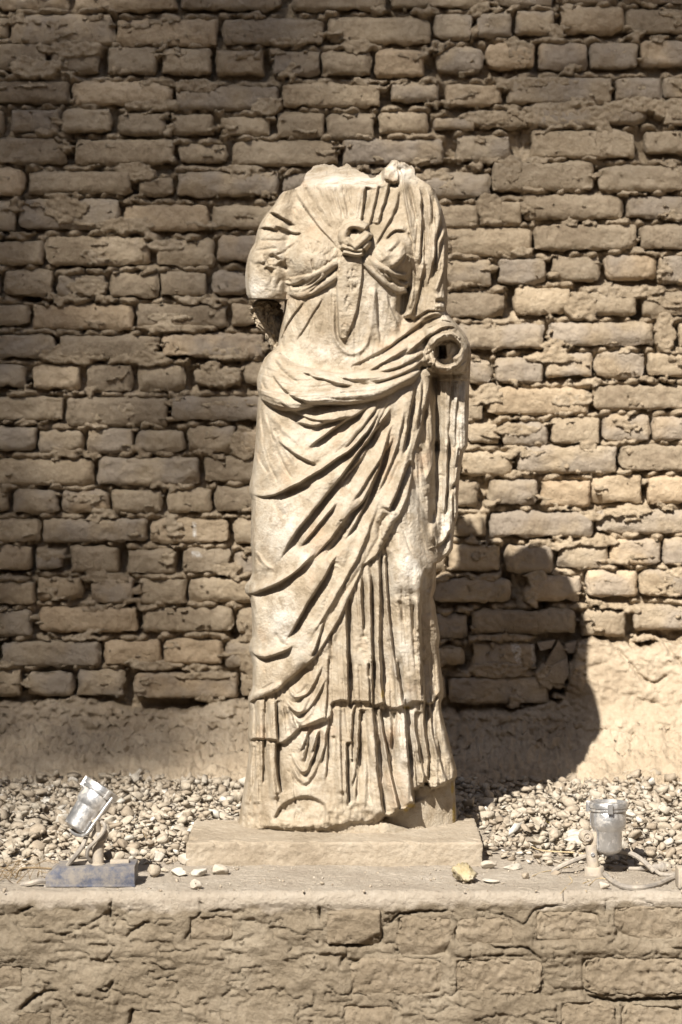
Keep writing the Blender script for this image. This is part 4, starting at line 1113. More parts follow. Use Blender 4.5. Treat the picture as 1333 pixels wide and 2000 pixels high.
g('S', 5, 5, Z12, [(125,475),(105,620),(98,1000)], B=11, L=7, tap=0, tap2=0); g('S', 5, 5, Z12, [(195,470),(187,640),(165,1000)], B=11, L=8, tap=0.02, tap2=0); g('R', 5, 5, Z12, [(165,500),(150,1000)], tap=0.02, tap2=0)
g('S', 8, 7, Z12, [(330,450),(350,700),(370,1000)], B=15, L=16, tap=0.02, tap2=0); g('G', 8, 5, Z12, [(215,470),(200,620)]); g('S', 7, 8, Z12, [(402,460),(438,700),(488,1000)], B=16, L=5, tap=0.02, tap2=0); g('R', 5, 3, Z12, [(520,690),(515,900)]); g('G', 12, 4, Z12, [(560,500),(548,760),(535,1000)], tap=0.03, tap2=0)
g('S', 9, 7, Z12, [(680,470),(692,720),(712,1000)], B=16, L=15, tap=0.0, tap2=0); g('S', 6, 8, Z12, [(785,500),(792,700),(825,870),(830,1000)], B=10, L=6, tap=0.03, tap2=0); g('S', 5, 5, Z12, [(880,430),(892,700),(925,960)], B=8, L=6, tap=0)
g('S', 5, 5, Z12, [(950,420),(965,600),(990,800),(1050,1000)], B=9, L=6, tap=0, tap2=0); g('G', 6, 4, Z12, [(905,440),(920,700),(950,900)]); g('R', 5, 8, Z12, [(1010,420),(1070,700),(1140,1000)], tap=0)
g('S', 8, 7, Z14, [(280,0),(292,250),(328,520),(352,650)], B=15, L=15, tap=0, tap2=0.04); g('S', 8, 7, Z14, [(375,0),(412,200),(462,450),(492,560),(492,600)], B=15, L=9, tap=0, tap2=0.02); g('S', 9, 8, Z14, [(575,0),(602,250),(622,450),(648,530)], B=14, L=14, tap=0, tap2=0.03)
g('S', 4, 3, Z14, [(125,80),(90,300),(78,460),(75,560)], B=8, L=6); g('S', 4, 4, Z14, [(112,0),(70,250),(45,340)], B=9, L=5, tap=0); g('G', 5, 4, Z14, [(205,200),(200,400),(230,560)]); g('G', 4, 3, Z14, [(365,380),(390,500),(400,600)])
g('S', 6, 3.5, Z14, [(640,40),(662,300),(672,395)], B=8, L=6, tap=0.05, tap2=0.02); g('S', 7, 8, Z14, [(690,30),(722,190),(742,290),(732,355)], B=12, L=9, tap=0, tap2=0.02); g('S', 5, 6, Z14, [(770,0),(782,130),(770,260)], B=10, L=7, tap=0)
g('S', 8, 7, Z14, [(880,0),(902,150),(948,300),(955,340)], B=9, L=12, tap=0, tap2=0.02); g('R', 4, 6, Z14, [(990,60),(1020,200),(1030,280)])
# recessed rear support block under the raised hem
hem = cv(Z14, [(330,690),(352,660),(400,668),(440,650),(490,600),(515,605),(550,610),(590,580),(640,535),(640,470),(625,405),(660,398),(690,375),(720,368),(740,330),(770,335),(800,395),(850,390),(890,372),(930,362),(955,330),(985,325),(1010,300),(1058,290)])
DISC = 0.0
BLOCK = region(hem + [(905, 1518), (905, 1665), (745, 1665), (740, 1612)], -46, 3.0, closed_s=False)
yd = np.interp(SX, [740, 760, 800, 830, 860], [1600, 1606, 1618, 1626, 1632])
H += BLOCK * 40 * smooth((850 - SX) / 100) * smooth((SY - yd) / 3)
# ---- foot niche and rough moulding
NICHE = region(cv(Z13, [(512,735),(560,650),(600,600),(690,548),(800,512),(900,520),(980,556),(1030,590),(1050,650),(1040,740),(1010,780),(800,772),(620,765)]), -15, 4)
H += blob(640, 1592, 42, 20, 10, 1.4)
ledge_y = np.interp(SX, [455, 470, 490, 530, 560, 600, 640, 680, 720, 745], [1606, 1618, 1624, 1614, 1618, 1616, 1618, 1606, 1604, 1600])
dl = SY - ledge_y + 2.5 * fbm(SX / 14, SY / 30, 640, 3)
H -= 13 * smooth(dl / 3) * (1 - BLOCK)
H += 6 * np.exp(-((dl + 7) / 9) ** 2) * (1 - BLOCK) * smooth((760 - SX) / 20)
ZA = (440, 285, 2.624); ZB = (440, 967, 2.624)
g('G', 4, 3, ZA, [(735,1380),(690,1450),(620,1530),(540,1600)]); g('G', 6, 8, ZA, [(735,1450),(660,1560),(580,1620)]); g('R', 5, 4, ZA, [(850,1350),(790,1450),(730,1560),(640,1690),(560,1800)])
g('S', 5, 5, ZA, [(885,1450),(830,1560),(765,1660),(700,1760),(640,1842)], B=6, L=9); g('S', 5, 5, ZA, [(925,1330),(905,1450),(870,1580),(820,1700),(770,1810)], B=6, L=9); g('R', 4, 4, ZA, [(985,1300),(965,1450),(940,1560),(900,1700)])
g('S', 4, 4, ZA, [(640,1380),(540,1410),(430,1400),(330,1350),(260,1290)], B=4, L=9); g('R', 4, 4, ZA, [(250,1420),(300,1540),(370,1650)]); g('R', 3.5, 4, ZA, [(190,1400),(200,1540),(240,1680)])
g('S', 4.5, 6, ZB, [(770,90),(705,270),(640,400),(530,590),(420,760)], B=4.5, L=10); g('G', 5, 4, ZB, [(845,110),(765,260),(690,385),(600,520),(500,680),(400,800)]); g('R', 4, 4, ZB, [(660,60),(600,160),(520,270),(430,360)])
g('G', 3.5, 3, ZB, [(700,40),(610,190),(500,330)]); g('R', 4, 5, ZB, [(600,640),(560,720),(480,820)]); g('G', 4, 4, ZB, [(250,700),(290,760),(340,780)]); g('R', 4, 4, ZB, [(150,280),(200,350),(260,390)])
g('S', 4, 4, ZA, [(500,640),(440,690),(380,720),(340,730)], B=4, L=6); g('R', 3, 3, ZA, [(480,270),(540,400),(590,500)]); g('G', 3, 2.5, ZA, [(560,210),(590,300),(620,390)]); g('G', 3, 2.5, ZA, [(620,210),(640,300),(655,380)])
g('G', 4, 3, ZA, [(1050,300),(1080,450),(1075,600),(1050,760)]); g('R', 4, 3.5, ZA, [(1120,420),(1125,560),(1105,700)]); g('G', 4, 3, ZA, [(930,200),(970,320),(985,420)])
for xx in ((507, 1366, 503, 1440), (528, 1368, 527, 1445)): g('R', 7, 8, ZZ, [(xx[0], xx[1]), (xx[2], xx[3])], tap=0.03, tap2=0)
for pts in ([(492,1450),(489,1510),(482,1570)], [(508,1446),(506,1510),(502,1570)], [(528,1450),(532,1510),(540,1560)]): g('R', 7, 7.5, ZZ, pts, tap=0.02)
for pts in ([(497,1455),(496,1520),(490,1570)], [(517,1385),(516,1470),(515,1530)]): g('G', 6, 2.6, ZZ, pts, tap=0.03)
for pts, A in (([(562,1340),(575,1362),(598,1358),(618,1330),(632,1296)], 5), ([(556,1366),(574,1390),(598,1390),(620,1362),(640,1320)], 6), ([(572,1412),(590,1420),(612,1412),(640,1398)], 4)): g('S', A, 5, ZZ, [p for p in pts][::-1], B=A, L=8)
for pts in ([(556,1370),(568,1400),(578,1425)], [(546,1372),(556,1410),(562,1442)], [(566,1398),(580,1418),(588,1424)]): g('R', 5, 4, ZZ, pts); g('G', 5, 3, ZZ, [(x_ + 7, y_ + 2) for x_, y_ in pts])
for pts in ([(572,1468),(584,1500),(598,1506),(612,1478),(622,1440)], [(566,1480),(582,1520),(602,1524),(622,1490),(634,1444)]): g('R', 6, 4, ZZ, pts); g('G', 6, 4, ZZ, [(x_, y_ + 8) for x_, y_ in pts])
for pts in ([(604,1436),(600,1464),(594,1490)], [(622,1430),(616,1470),(606,1500)], [(640,1420),(634,1460),(626,1496)]): g('S', 6, 5, ZZ, pts, B=9, L=7)
g('R', 7, 9, ZZ, [(664,1380),(664,1460),(668,1550)], tap=0.03); g('R', 5, 5, ZZ, [(655,1380),(652,1440)], tap=0.05); g('G', 5, 2.5, ZZ, [(657,1385),(656,1440),(654,1480)])
# ---- small secondary folds that follow the run of the cloth
def flow(u, v, seed):
    n = perlin(u, v, seed) + 0.45 * perlin(u * 2.3, v * 1.7, seed + 1)
    return 1.5 * (0.4 - np.sqrt(n * n + 0.006)) + 0.7 * n


ang = np.arctan2(SY - 640, SX - 905); rad_ = np.hypot(SX - 905, SY - 640)
mm_ = MANT * (1 - ROLL) * smooth((SY - 790) / 40)
H += mm_ * 6.0 * flow(ang * 9.5 + 0.0016 * rad_, rad_ / 190, 801)
ang2 = np.arctan2(SY - 470, SX - 690); r2_ = np.hypot(SX - 690, SY - 470)
ch_ = smooth((455 - SY) / 30) * smooth((r2_ - 30) / 30) * (1 - SHO)
H += ch_ * 2.4 * flow(ang2 * 7.5, r2_ / 130, 811)
H += SHO * smooth((SY - 350) / 40) * smooth((640 - SY) / 30) * 5.0 * flow((SX + 0.10 * (SY - 500)) / 13.0, SY / 150, 821)
lower_ = (1 - MANT) * (1 - ROLL) * (1 - BLOCK) * smooth((SY - 800) / 30) * smooth((1590 - SY) / 30)
knee_ = np.exp(-(((SX - 800) / 46) ** 2 + ((SY - 1080) / 120) ** 2))
swag_ = np.exp(-(((SX - 594) / 44) ** 4 + ((SY - 1415) / 135) ** 4))
H += lower_ * (1 - knee_) * (1 - swag_) * (1 - DRAPE) * 6.6 * flow((SX - 0.05 * (SY - 1200)) / 12.5, SY / 210, 831)
H += DRAPE * (1 - STUMP) * 4.0 * flow(SX / 9.0, SY / 180, 841)
tun_ = smooth((SY - 560) / 40) * smooth((730 - SY) / 30) * (1 - SHO) * (1 - STRIP)
H += tun_ * 2.4 * flow((SX + (SX - 690) * (SY - 560) / 400.0) / 15.0, SY / 140, 851)
H += ROLL * 4.0 * flow((SY + 0.0022 * (SX - 640) ** 2 - 0.18 * np.abs(SX - 640)) / 11.0, SX / 120, 861)
H += blob(693, 458, 25, 27, 15, 1.6)
# ---- worn and broken places
H += 1.5 * fbm(SX / 46, SY / 60, 501, 3) + 0.8 * fbm(SX / 16, SY / 19, 502, 4, 0.6) + 0.7 * fbm(SX / 4.5, SY / 4.5, 503, 2)
ch1 = fbm(SX / 19, SY / 24, 505, 3)
H -= 1.7 * smooth((ch1 - 0.50) / 0.06) * smooth((1.0 - ch1) / 0.4) * smooth(fbm(SX / 70, SY / 70, 506, 2) / 0.3 + 0.2)


def damage(cx, cy, rx, ry, amp, ang=0.0, sc=10.0, bias=-0.6):
    ca, sa = math.cos(ang), math.sin(ang)
    pad = max(rx, ry) * 1.7 + 4
    a, b = max(0, int(cx - pad - RX0)), min(RW, int(cx + pad - RX0)); c, d = max(0, int(cy - pad - RY0)), min(RH, int(cy + pad - RY0))
    X, Y = SX[c:d, a:b], SY[c:d, a:b]
    dx, dy = X - cx, Y - cy
    q = ((dx * ca + dy * sa) / rx) ** 2 + ((-dx * sa + dy * ca) / ry) ** 2
    k = smooth((1.2 + 0.5 * fbm(X / 16, Y / 16, 520, 2) - q) / 0.6)
    H[c:d, a:b] += k * amp * 0.75 * (fbm(X / sc, Y / (sc * 1.3), int(cx + cy), 4, 0.62) + bias)


for a in ((540, 512, 30, 18, 6), (615, 485, 26, 12, 4), (690, 545, 12, 26, 6), (682, 600, 9, 22, 6), (676, 645, 10, 14, 6), (650, 500, 18, 18, 4), (552, 640, 5, 50, 4), (515, 560, 30, 18, 2), (792, 665, 8, 9, 6), (745, 335, 14, 12, 4), (655, 330, 60, 12, 14), (720, 345, 30, 8, 4),
          (780, 325, 26, 10, 5), (670, 1035, 14, 20, 5), (750, 1030, 14, 34, 4), (655, 1105, 10, 8, 4), (790, 1180, 26, 18, 4), (818, 1270, 12, 40, 5), (712, 1262, 14, 18, 3.5), (545, 1345, 16, 6, 4), (507, 1480, 9, 50, 4), (500, 1605, 38, 16, 7), (585, 1592, 10, 20, 6), (690, 1590, 50, 22, 6),
          (600, 1612, 60, 9, 6), (560, 1580, 20, 8, 6), (735, 1540, 20, 24, 3), (850, 1520, 18, 24, 4), (730, 1600, 30, 14, 6), (860, 1060, 14, 40, 2), (838, 960, 10, 24, 5), (905, 655, 18, 16, 4), (893, 725, 10, 14, 4), (845, 700, 10, 20, 5), (565, 1372, 10, 20, 3), (880, 655, 40, 14, 6), (845, 690, 10, 30, 6), (880, 722, 24, 10, 7), (915, 690, 8, 34, 4), (690, 440, 26, 20, 5), (605, 540, 34, 18, 3), (640, 1598, 36, 14, 5)):
    damage(*a)
pit = fbm(SX / 5.5, SY / 5.5, 530, 2); area = fbm(SX / 60, SY / 60, 531, 2)
H -= 1.6 * smooth((pit - 0.75) / 0.2) * smooth((area + 0.1) / 0.3)

# ---- girdle: twisted sash, knot and hanging strip end, rolled on top of the relief
TBs = BASE * 0
TB = H * 0 + 2
kn = [(Z3, 9, 7.5, [(545,345),(620,370),(700,365),(790,340),(900,290),(1010,230),(1090,170),(1180,120)]), (Z3, 12, 8, [(590,470),(680,520),(800,490),(930,430),(1050,350),(1160,280)]),
      (Z3, 13, 6.5, [(580,450),(700,470),(800,420),(900,340),(1000,270)]), (Z3, 8, 5.5, [(600,350),(720,330),(860,310)]),
      (Z4, 12, 8.5, [(150,90),(230,170),(330,270),(430,345),(520,390),(590,380)]), (Z4, 10, 6.5, [(190,60),(290,140),(400,210),(500,250),(595,262)]), (Z4, 10, 6, [(330,230),(430,270),(520,320),(605,345)]), (Z4, 9, 5.5, [(230,110),(330,180),(430,235),(480,250)]),
      (Z0, 30, 10.0, [(622,505),(592,478),(592,436),(626,408),(676,402),(712,420)]), (Z0, 33, 9.0, [(600,470),(622,492),(640,500)]), (Z0, 40, 10.5, [(640,520),(668,494),(700,466),(722,436)]), (Z0, 28, 9.0, [(690,520),(708,500),(716,478)]), (Z0, 33, 5.5, [(576,508),(630,525),(695,528)]), (Z0, 32, 5.5, [(585,537),(640,548),(695,545)])]
for z_, A, w, pts in kn:
    stroke('T', A, w, z_, pts, tap=0.05)
for z_, A, w, pts in ((Z3, 6, 2.3, [(690,505),(730,440),(850,380),(980,260)]), (Z3, 5, 2.2, [(1020,310),(1090,262),(1165,190)]), (Z3, 9, 3.2, [(595,435),(690,405),(775,352)]), (Z3, 7, 3, [(545,335),(600,370)]), (Z3, 4, 2, [(800,500),(880,450),(960,360)]),
                      (Z4, 5, 2.2, [(380,200),(430,270),(440,330)]), (Z4, 5, 2.2, [(330,180),(390,290),(460,330)]), (Z4, 6, 2.5, [(500,280),(560,310),(600,320)]), (Z4, 4, 2.2, [(200,120),(300,220),(380,300)]), (Z0, 5, 1.6, [(600,520),(650,538),(695,537)])):
    stroke('G', A, w, z_, pts)
H -= 22 * np.exp(-(((SX - 690) / 8.0) ** 2 + ((SY - 449) / 4.6) ** 2) ** 1.5)
KNOT = np.zeros_like(H)
for z_, A, w, pts in kn:
    D_, _, _, _ = poly_dist(SX[100:320, 90:390], SY[100:320, 90:390], catmull(cv(z_, pts)))
    KNOT[100:320, 90:390] = np.maximum(KNOT[100:320, 90:390], (D_ < w).astype(float))
KNOT = np.maximum(KNOT, (STRIP > 0.5) * 1.0)
H += (1 - BLOCK) * 9 * smooth((SY - 1470) / 80) * smooth((1600 - SY) / 20) * smooth((SX - 650) / 30)
SFIELD = BASE + H
BACK = 0.6 * smax(smax(body, arm_l, 30), arm_r, 30) + 3 * fbm(SX / 40, SY / 150, 77, 3)


def samp(A, x, y):
    fx = np.clip(x - RX0, 0, RW - 1.001); fy = np.clip(y - RY0, 0, RH - 1.001)
    ix = fx.astype(int); iy = fy.astype(int); u = fx - ix; v = fy - iy
    return (A[iy, ix] * (1 - u) + A[iy, ix + 1] * u) * (1 - v) + (A[iy + 1, ix] * (1 - u) + A[iy + 1, ix + 1] * u) * v


def statue():
    yn = np.concatenate([np.arange(374, 1600.1, 1.55)])
    NS, NM, NB = 44, 236, 70
    NF = NS + NM
    t = np.linspace(0, 1, NM); t = np.where(t > 0.5, 0.6 * t + 0.4 * (0.5 - 0.5 * np.cos(math.pi * t)), 0.8 * t + 0.2 * (0.5 - 0.5 * np.cos(math.pi * t)))
    ts = 1 - np.cos(np.linspace(0, 1, NS + 1) * math.pi / 2); ts = (0.5 * ts + 0.5 * np.linspace(0, 1, NS + 1))[:-1]
    xl, xr = XL(yn)[:, None], XR(yn)[:, None]
    up_ = (yn < 584.5)[:, None]
    xm = np.where(up_, np.interp(yn, [374, 420, 584.5], [596, 580, 557])[:, None], xl + 6)
    xf = np.concatenate([xl + (xm - xl) * ts[None, :], xm + (xr - xm) * t[None, :]], 1)
    tb = 0.5 + 0.5 * np.cos(math.pi * np.linspace(0, 1, NB + 2)[1:-1])
    xb = xl + (xr - xl) * tb[None, :]
    Yn = np.repeat(yn[:, None], NF, 1); Ybn = np.repeat(yn[:, None], NB, 1)

    def warp(x, y):
        ft = (1 - smooth((y - 374) / 70)) ** 1.0
        y = y + (YT(x) - 374) * ft
        fb = smooth((y - 1530) / 70)
        return y + (YB(x) - 1600) * fb
    yf = warp(xf, Yn); yb = warp(xb, Ybn)
    e = np.minimum(xf - xl, xr - xf)
    rr = np.sqrt(np.clip(1 - (1 - np.clip(e / 9.0, 0, 1)) ** 2, 0, 1))
    Df = samp(SFIELD, xf, yf) * (0.12 + 0.88 * rr)
    xb2 = xb
    Db = -samp(BACK, xb, yb)
    topf = smooth((yn - 374) / 14)[:, None]
    Df = Df
    x, y, z = unproj(xf, yf, DS - Df / 1000)
    k = 0.985
    x2, y2, z2 = unproj(xb, yb, DS)
    cxr = (XL(yn) + XR(yn))[:, None] / 2
    y2 = y2 - Db / 1000
    A = np.stack([x, y, z], -1); Bk = np.stack([x2, y2, z2], -1)
    V = np.concatenate([A, Bk], 1)
    N = NF + NB; R_ = len(yn)
    I = np.arange(R_ * N).reshape(R_, N)
    J = np.roll(I, -1, 1)
    F = np.stack([I[:-1], I[1:], J[1:], J[:-1]], -1)
    V = V.reshape(-1, 3)
    PXY = np.concatenate([np.stack([xf, yf], -1), np.stack([xb, yb], -1)], 1).reshape(-1, 2)
    # caps: fold the top and bottom rings together, front column to back column
    caps = []
    for row, flip in ((0, False), (R_ - 1, True)):
        fr = I[row, :NF]; bk = np.concatenate([[I[row, 0]], I[row, NF:][::-1], [I[row, NF - 1]]])
        bi = np.interp(xf[row], np.concatenate([[xf[row, 0]], xb[row][::-1], [xf[row, -1]]]), np.arange(NB + 2))
        bi = np.round(bi).astype(int)
        for j in range(NF - 1):
            q = (fr[j], fr[j + 1], bk[bi[j + 1]], bk[bi[j]])
            caps.append(q[::-1] if flip else q)
    return V, F, np.array(caps), PXY, NF, N, R_, I


V, F, CAPS, PXY, NF, NN, RR, II = statue()
worn = np.zeros(len(V))
lich = np.zeros(len(V))
px_, py_ = PXY[:, 0], PXY[:, 1]
for (cx, cy, rx, ry, am) in ((552,1215,28,55,1.0),(560,1030,46,60,0.75),(590,1085,30,20,0.6),(800,1115,34,46,1.0),(800,1000,30,90,0.5),(898,800,18,90,0.95),(872,1020,20,60,0.85),(655,690,60,26,0.7),(505,565,24,24,0.9),(680,355,80,12,0.9),(780,335,30,20,0.8),(590,1260,40,40,0.5),
                               (740,590,40,70,0.45),(640,770,70,40,0.45),(700,760,40,20,0.4),(785,1280,30,50,0.55),(790,1430,24,90,0.8),(620,860,70,40,0.35),(665,960,30,40,0.4),(695,1000,20,60,0.35),(610,1420,40,40,0.4),(870,600,16,30,0.3),(880,680,30,16,0.5),(740,1480,16,60,0.4),(620,1500,26,60,0.35),(615,1640,0.1,0.1,0)):
    worn = np.maximum(worn, am * np.exp(-(((px_ - cx) / rx) ** 2 + ((py_ - cy) / ry) ** 2)))
for (cx, cy, rx, ry) in ((748,1355,3.0,9),(803,1574,9,4),(795,1382,8,4),(887,1590,3,22),(884,1540,3,12),(793,1582,5,3)):
    lich = np.maximum(lich, 1.0 * np.exp(-(((px_ - cx) / rx) ** 2 + ((py_ - cy) / ry) ** 2) ** 2))
lich[II[:, NF:].ravel()] = 0
base_pt = Vector((0.03, 0.0, 0.055))
stat = empty('statue', base_pt)
tag(stat, 'headless carved stone statue of a draped woman standing on a thin slab', 'statue')
SOFF = np.array(base_pt)
# which face belongs to which part (by its traced outline; the back is split by height)
fc = PXY[F.reshape(-1, 4)].mean(1)
fx, fy = fc[:, 0], fc[:, 1]
col = np.tile(np.arange(NN), RR - 1)
front = col < NF - 1
sm = lambda A: samp(A, fx, fy)
part = np.full(len(fx), 0)                                       # 0 tunic
part[(sm(UP) > 0.5) & (fy > 780)] = 2                            # overskirt
part[(fy > 780) & (sm(UP) <= 0.5)] = 3                           # underskirt
part[(sm(MANT) > 0.5) & (fy > 690)] = 1                          # mantle
part[(sm(ROLL) > 0.25) & (sm(MANT) + sm(ROLL) > 0.5)] = 1
part[(sm(STUMP) > 0.5)] = 6
part[(sm(DRAPE) > 0.5) & (fy > 730) & (fy < 1098) & (fx > 850)] = 5   # hanging end
part[(sm(SHO) > 0.5) & (fy < 612)] = 7                           # shoulder fold
part[(sm(KNOT) > 0.5)] = 4
ly = np.interp(fx, [455, 470, 490, 530, 560, 600, 640, 680, 720, 745], [1606, 1618, 1624, 1614, 1618, 1616, 1618, 1606, 1604, 1600])
part[(fy > ly) & (fx < 748)] = 8
part[(sm(BLOCK) > 0.5)] = 8                                      # support and plinth
bk = ~front
part[bk & (fy < 690)] = 0; part[bk & (fy >= 690) & (fy < 1370)] = 1; part[bk & (fy >= 1370) & (fy < 1600)] = 3; part[bk & (fy >= 1600)] = 8
Fq = F.reshape(-1, 4)
names = {0: 'tunic', 1: 'mantle', 2: 'overskirt', 3: 'underskirt', 4: 'girdle', 5: 'hanging_drape', 6: 'forearm_stump', 7: 'shoulder_fold', 8: 'plinth'}
labels = {4: 'twisted girdle with a looped knot and chipped hanging end', 6: 'broken forearm end with a square dowel hole', 5: 'pleated cloth hanging from the forearm'}
# shared vertex normals so that the seams between the parts do not show
me_all = bpy.data.meshes.new('tmp')
me_all.from_pydata([], [], [])
bpy.data.meshes.remove(me_all)
tri = V[Fq]
nrm = np.cross(tri[:, 2] - tri[:, 0], tri[:, 3] - tri[:, 1])
VN = np.zeros_like(V)
for c in range(4): np.add.at(VN, Fq[:, c], nrm)
VN /= np.linalg.norm(VN, axis=1, keepdims=True) + 1e-12


def part_mesh(name, mask, extra=None):
    f = Fq[mask]
    if extra is not None: f = np.concatenate([f, extra])
    used, inv = np.unique(f.ravel(), return_inverse=True)
    o = np_mesh(name, V[used] - SOFF, inv.reshape(f.shape), M['statue'], stat, True, {'worn': worn[used], 'lichen': lich[used]})
    if extra is None:
        o.data.normals_split_custom_set_from_vertices(VN[used].tolist())
    return o


for k, nm in names.items():
    o = part_mesh(nm, part == k)
    if k in labels: o['label'] = labels[k]
part_mesh('neck_break', np.zeros(len(part), bool), CAPS[:NF - 1])
part_mesh('plinth_underside', np.zeros(len(part), bool), CAPS[NF - 1:])

# broken end of the right upper arm under the sleeve
bm = bmesh.new()
bmesh.ops.create_icosphere(bm, subdivisions=5, radius=1.0)
vs = np.array([v.co[:] for v in bm.verts])
ctr = [(518, 575), (520, 600), (522, 622), (532, 645), (540, 668), (540, 690)]
tt = np.clip((1 - vs[:, 2]) / 2, 0, 1)
cx = np.interp(tt, np.linspace(0, 1, 6), [c[0] for c in ctr]); cy = np.interp(tt, np.linspace(0, 1, 6), [c[1] for c in ctr])
rad = np.interp(tt, [0, .15, .35, .55, .75, .9, 1], [10, 34, 34, 27, 20, 14, 8])
hz = np.sqrt(vs[:, 0] ** 2 + vs[:, 1] ** 2) + 1e-9
n3 = fbm(vs[:, 0] * 2.2 + vs[:, 1] * 1.3, vs[:, 2] * 3.6 + vs[:, 1], 88, 5, 0.7)
rad = rad * (0.82 + 0.26 * n3)
X = cx + vs[:, 0] / hz * rad * np.minimum(1, hz * 1.6); Dd = -(vs[:, 1] / hz) * rad * np.minimum(1, hz * 1.6) * 1.1
x, y, z = unproj(X, cy, DS + 0.005)
for v, a, b, c, d in zip(bm.verts, x, y, z, Dd):
    v.co = Vector((a, b - d / 1000 * 1.1 + 0.03, c)) - base_pt
o = bm_obj('broken_arm', bm, M['statue'], stat)
for p in o.data.polygons: p.use_smooth = True

# ------------------------------------------------------------------ slab under the statue
def slab():
    zt = 0.052
    y0, y1 = 5.31 + CAM_Y, 5.625 + CAM_Y
    xa, xb = (362 - CX) / F_PX * 5.31, (945 - CX) / F_PX * 5.31
    bm = bmesh.new()
    nx, ny, nz = 130, 60, 16
    bmesh.ops.create_cube(bm, size=1.0)
    me = bpy.data.meshes.new('t'); bm.free(); bpy.data.meshes.remove(me)
    W, Dp, Hh = (xb - xa), (y1 - y0), zt + 0.02
    faces = []; verts = []; cnt = 0
    R = 0.006

    def sheet(o, u, v, nu, nv):
        nonlocal cnt
        U, Vv = np.meshgrid(np.linspace(0, 1, nu), np.linspace(0, 1, nv))
        P = np.array(o) + U[..., None] * np.array(u) + Vv[..., None] * np.array(v)
        I = np.arange(nu * nv).reshape(nv, nu) + cnt
        verts.append(P.reshape(-1, 3)); cnt += nu * nv
        faces.append(np.stack([I[:-1, :-1], I[:-1, 1:], I[1:, 1:], I[1:, :-1]], -1).reshape(-1, 4))
    z0 = -0.02
    sheet((xa, y0, z0), (W, 0, 0), (0, 0, Hh), 200, 26)
    sheet((xa, y0, zt), (W, 0, 0), (0, Dp, 0), 200, 140)
    sheet((xb, y0, z0), (0, Dp, 0), (0, 0, Hh), 140, 26)
    sheet((xa, y1, z0), (0, -Dp, 0), (0, 0, Hh), 140, 26)
    V = np.concatenate(verts); F = np.concatenate(faces)
    # rounded, worn arrises
    c = np.array([(xa + xb) / 2, (y0 + y1) / 2, 0]); h = np.array([W / 2, Dp / 2, 10])
    rel = V - c
    rel[:, 2] = V[:, 2] - (zt - 10)
    inner = np.clip(rel, -(h - R), h - R)
    dv = rel - inner; L = np.linalg.norm(dv, axis=1, keepdims=True) + 1e-9
    rel = inner + dv / np.maximum(L, 1e-9) * np.minimum(L, R)
    V2 = rel + c; V2[:, 2] = rel[:, 2] + (zt - 10)
    n = rel - np.clip(rel, -(h - 0.03), h - 0.03); n /= np.linalg.norm(n, axis=1, keepdims=True) + 1e-9
    edge = np.exp(-np.abs(V2[:, 2] - zt) / 0.006)
    wv = 0.0016 * fbm(V2[:, 0] * 12 + V2[:, 1] * 7, V2[:, 2] * 30 + V2[:, 1] * 12, 9, 4) + 0.0011 * fbm(V2[:, 0] * 70 + V2[:, 1] * 40, V2[:, 2] * 90 + V2[:, 1] * 50, 10, 3)
    chip = -0.011 * smooth((fbm(V2[:, 0] * 22 + V2[:, 1] * 22, V2[:, 1] * 5, 12, 2) - 0.35) / 0.2) * edge * ((V2[:, 1] < y0 + 0.02) | (np.abs(V2[:, 0] - c[0]) > W / 2 - 0.02))
    V2 += n * (wv + chip)[:, None]
    # the right end of the front dips a little and its top rises towards the back on the right
    V2[:, 2] += 0.004 * smooth((V2[:, 0] - 0.15) / 0.15) * smooth((V2[:, 1] - y0 - 0.05) / 0.2)
    o = np_mesh('stone_slab', V2 - np.array([c[0], c[1], 0]), F, M['slab'])
    o.location = (c[0], c[1], 0)
    tag(o, 'low worn rectangular stone slab under the foot of the statue', 'slab')
    return o


slab()

# ------------------------------------------------------------------ gravel
def stone_shape(seed, sub=1, cuts=7, lo=0.42, hi=0.8):
    r = np.random.default_rng(seed)
    bm = bmesh.new()
    bmesh.ops.create_icosphere(bm, subdivisions=sub, radius=1.0)
    v = np.array([q.co[:] for q in bm.verts]); f = np.array([[q.index for q in fc.verts] for fc in bm.faces])
    bm.free()
    v = v + {1: 0.12, 2: 0.02}.get(sub, 0.012) * r.normal(size=v.shape)
    for _ in range(cuts):
        d = r.normal(size=3); d /= np.linalg.norm(d)
        o = r.uniform(lo, hi)
        e = v @ d - o
        v = v - np.clip(e, 0, None)[:, None] * d
    v = v * np.array([r.uniform(0.9, 1.35), r.uniform(0.75, 1.1), r.uniform(0.5, 0.85)])
    return v, f


def rot_mats(n, r):
    q = r.normal(size=(n, 4)); q /= np.linalg.norm(q, axis=1, keepdims=True)
    a, b, c, d = q.T
    return np.stack([np.stack([1 - 2 * (c * c + d * d), 2 * (b * c - a * d), 2 * (b * d + a * c)], -1),
                     np.stack([2 * (b * c + a * d), 1 - 2 * (b * b + d * d), 2 * (c * d - a * b)], -1),
                     np.stack([2 * (b * d - a * c), 2 * (c * d + a * b), 1 - 2 * (b * b + c * c)], -1)], 1)


def gravel_front(x):
    return np.interp(x, [-2, -0.8, -0.66, -0.5, -0.42, -0.36, -0.34, 0.31, 0.33, 0.42, 0.55, 0.7, 0.85, 2], [-0.44, -0.40, -0.33, -0.335, -0.31, -0.27, 0.0, 0.0, -0.26, -0.31, -0.33, -0.37, -0.42, -0.44])


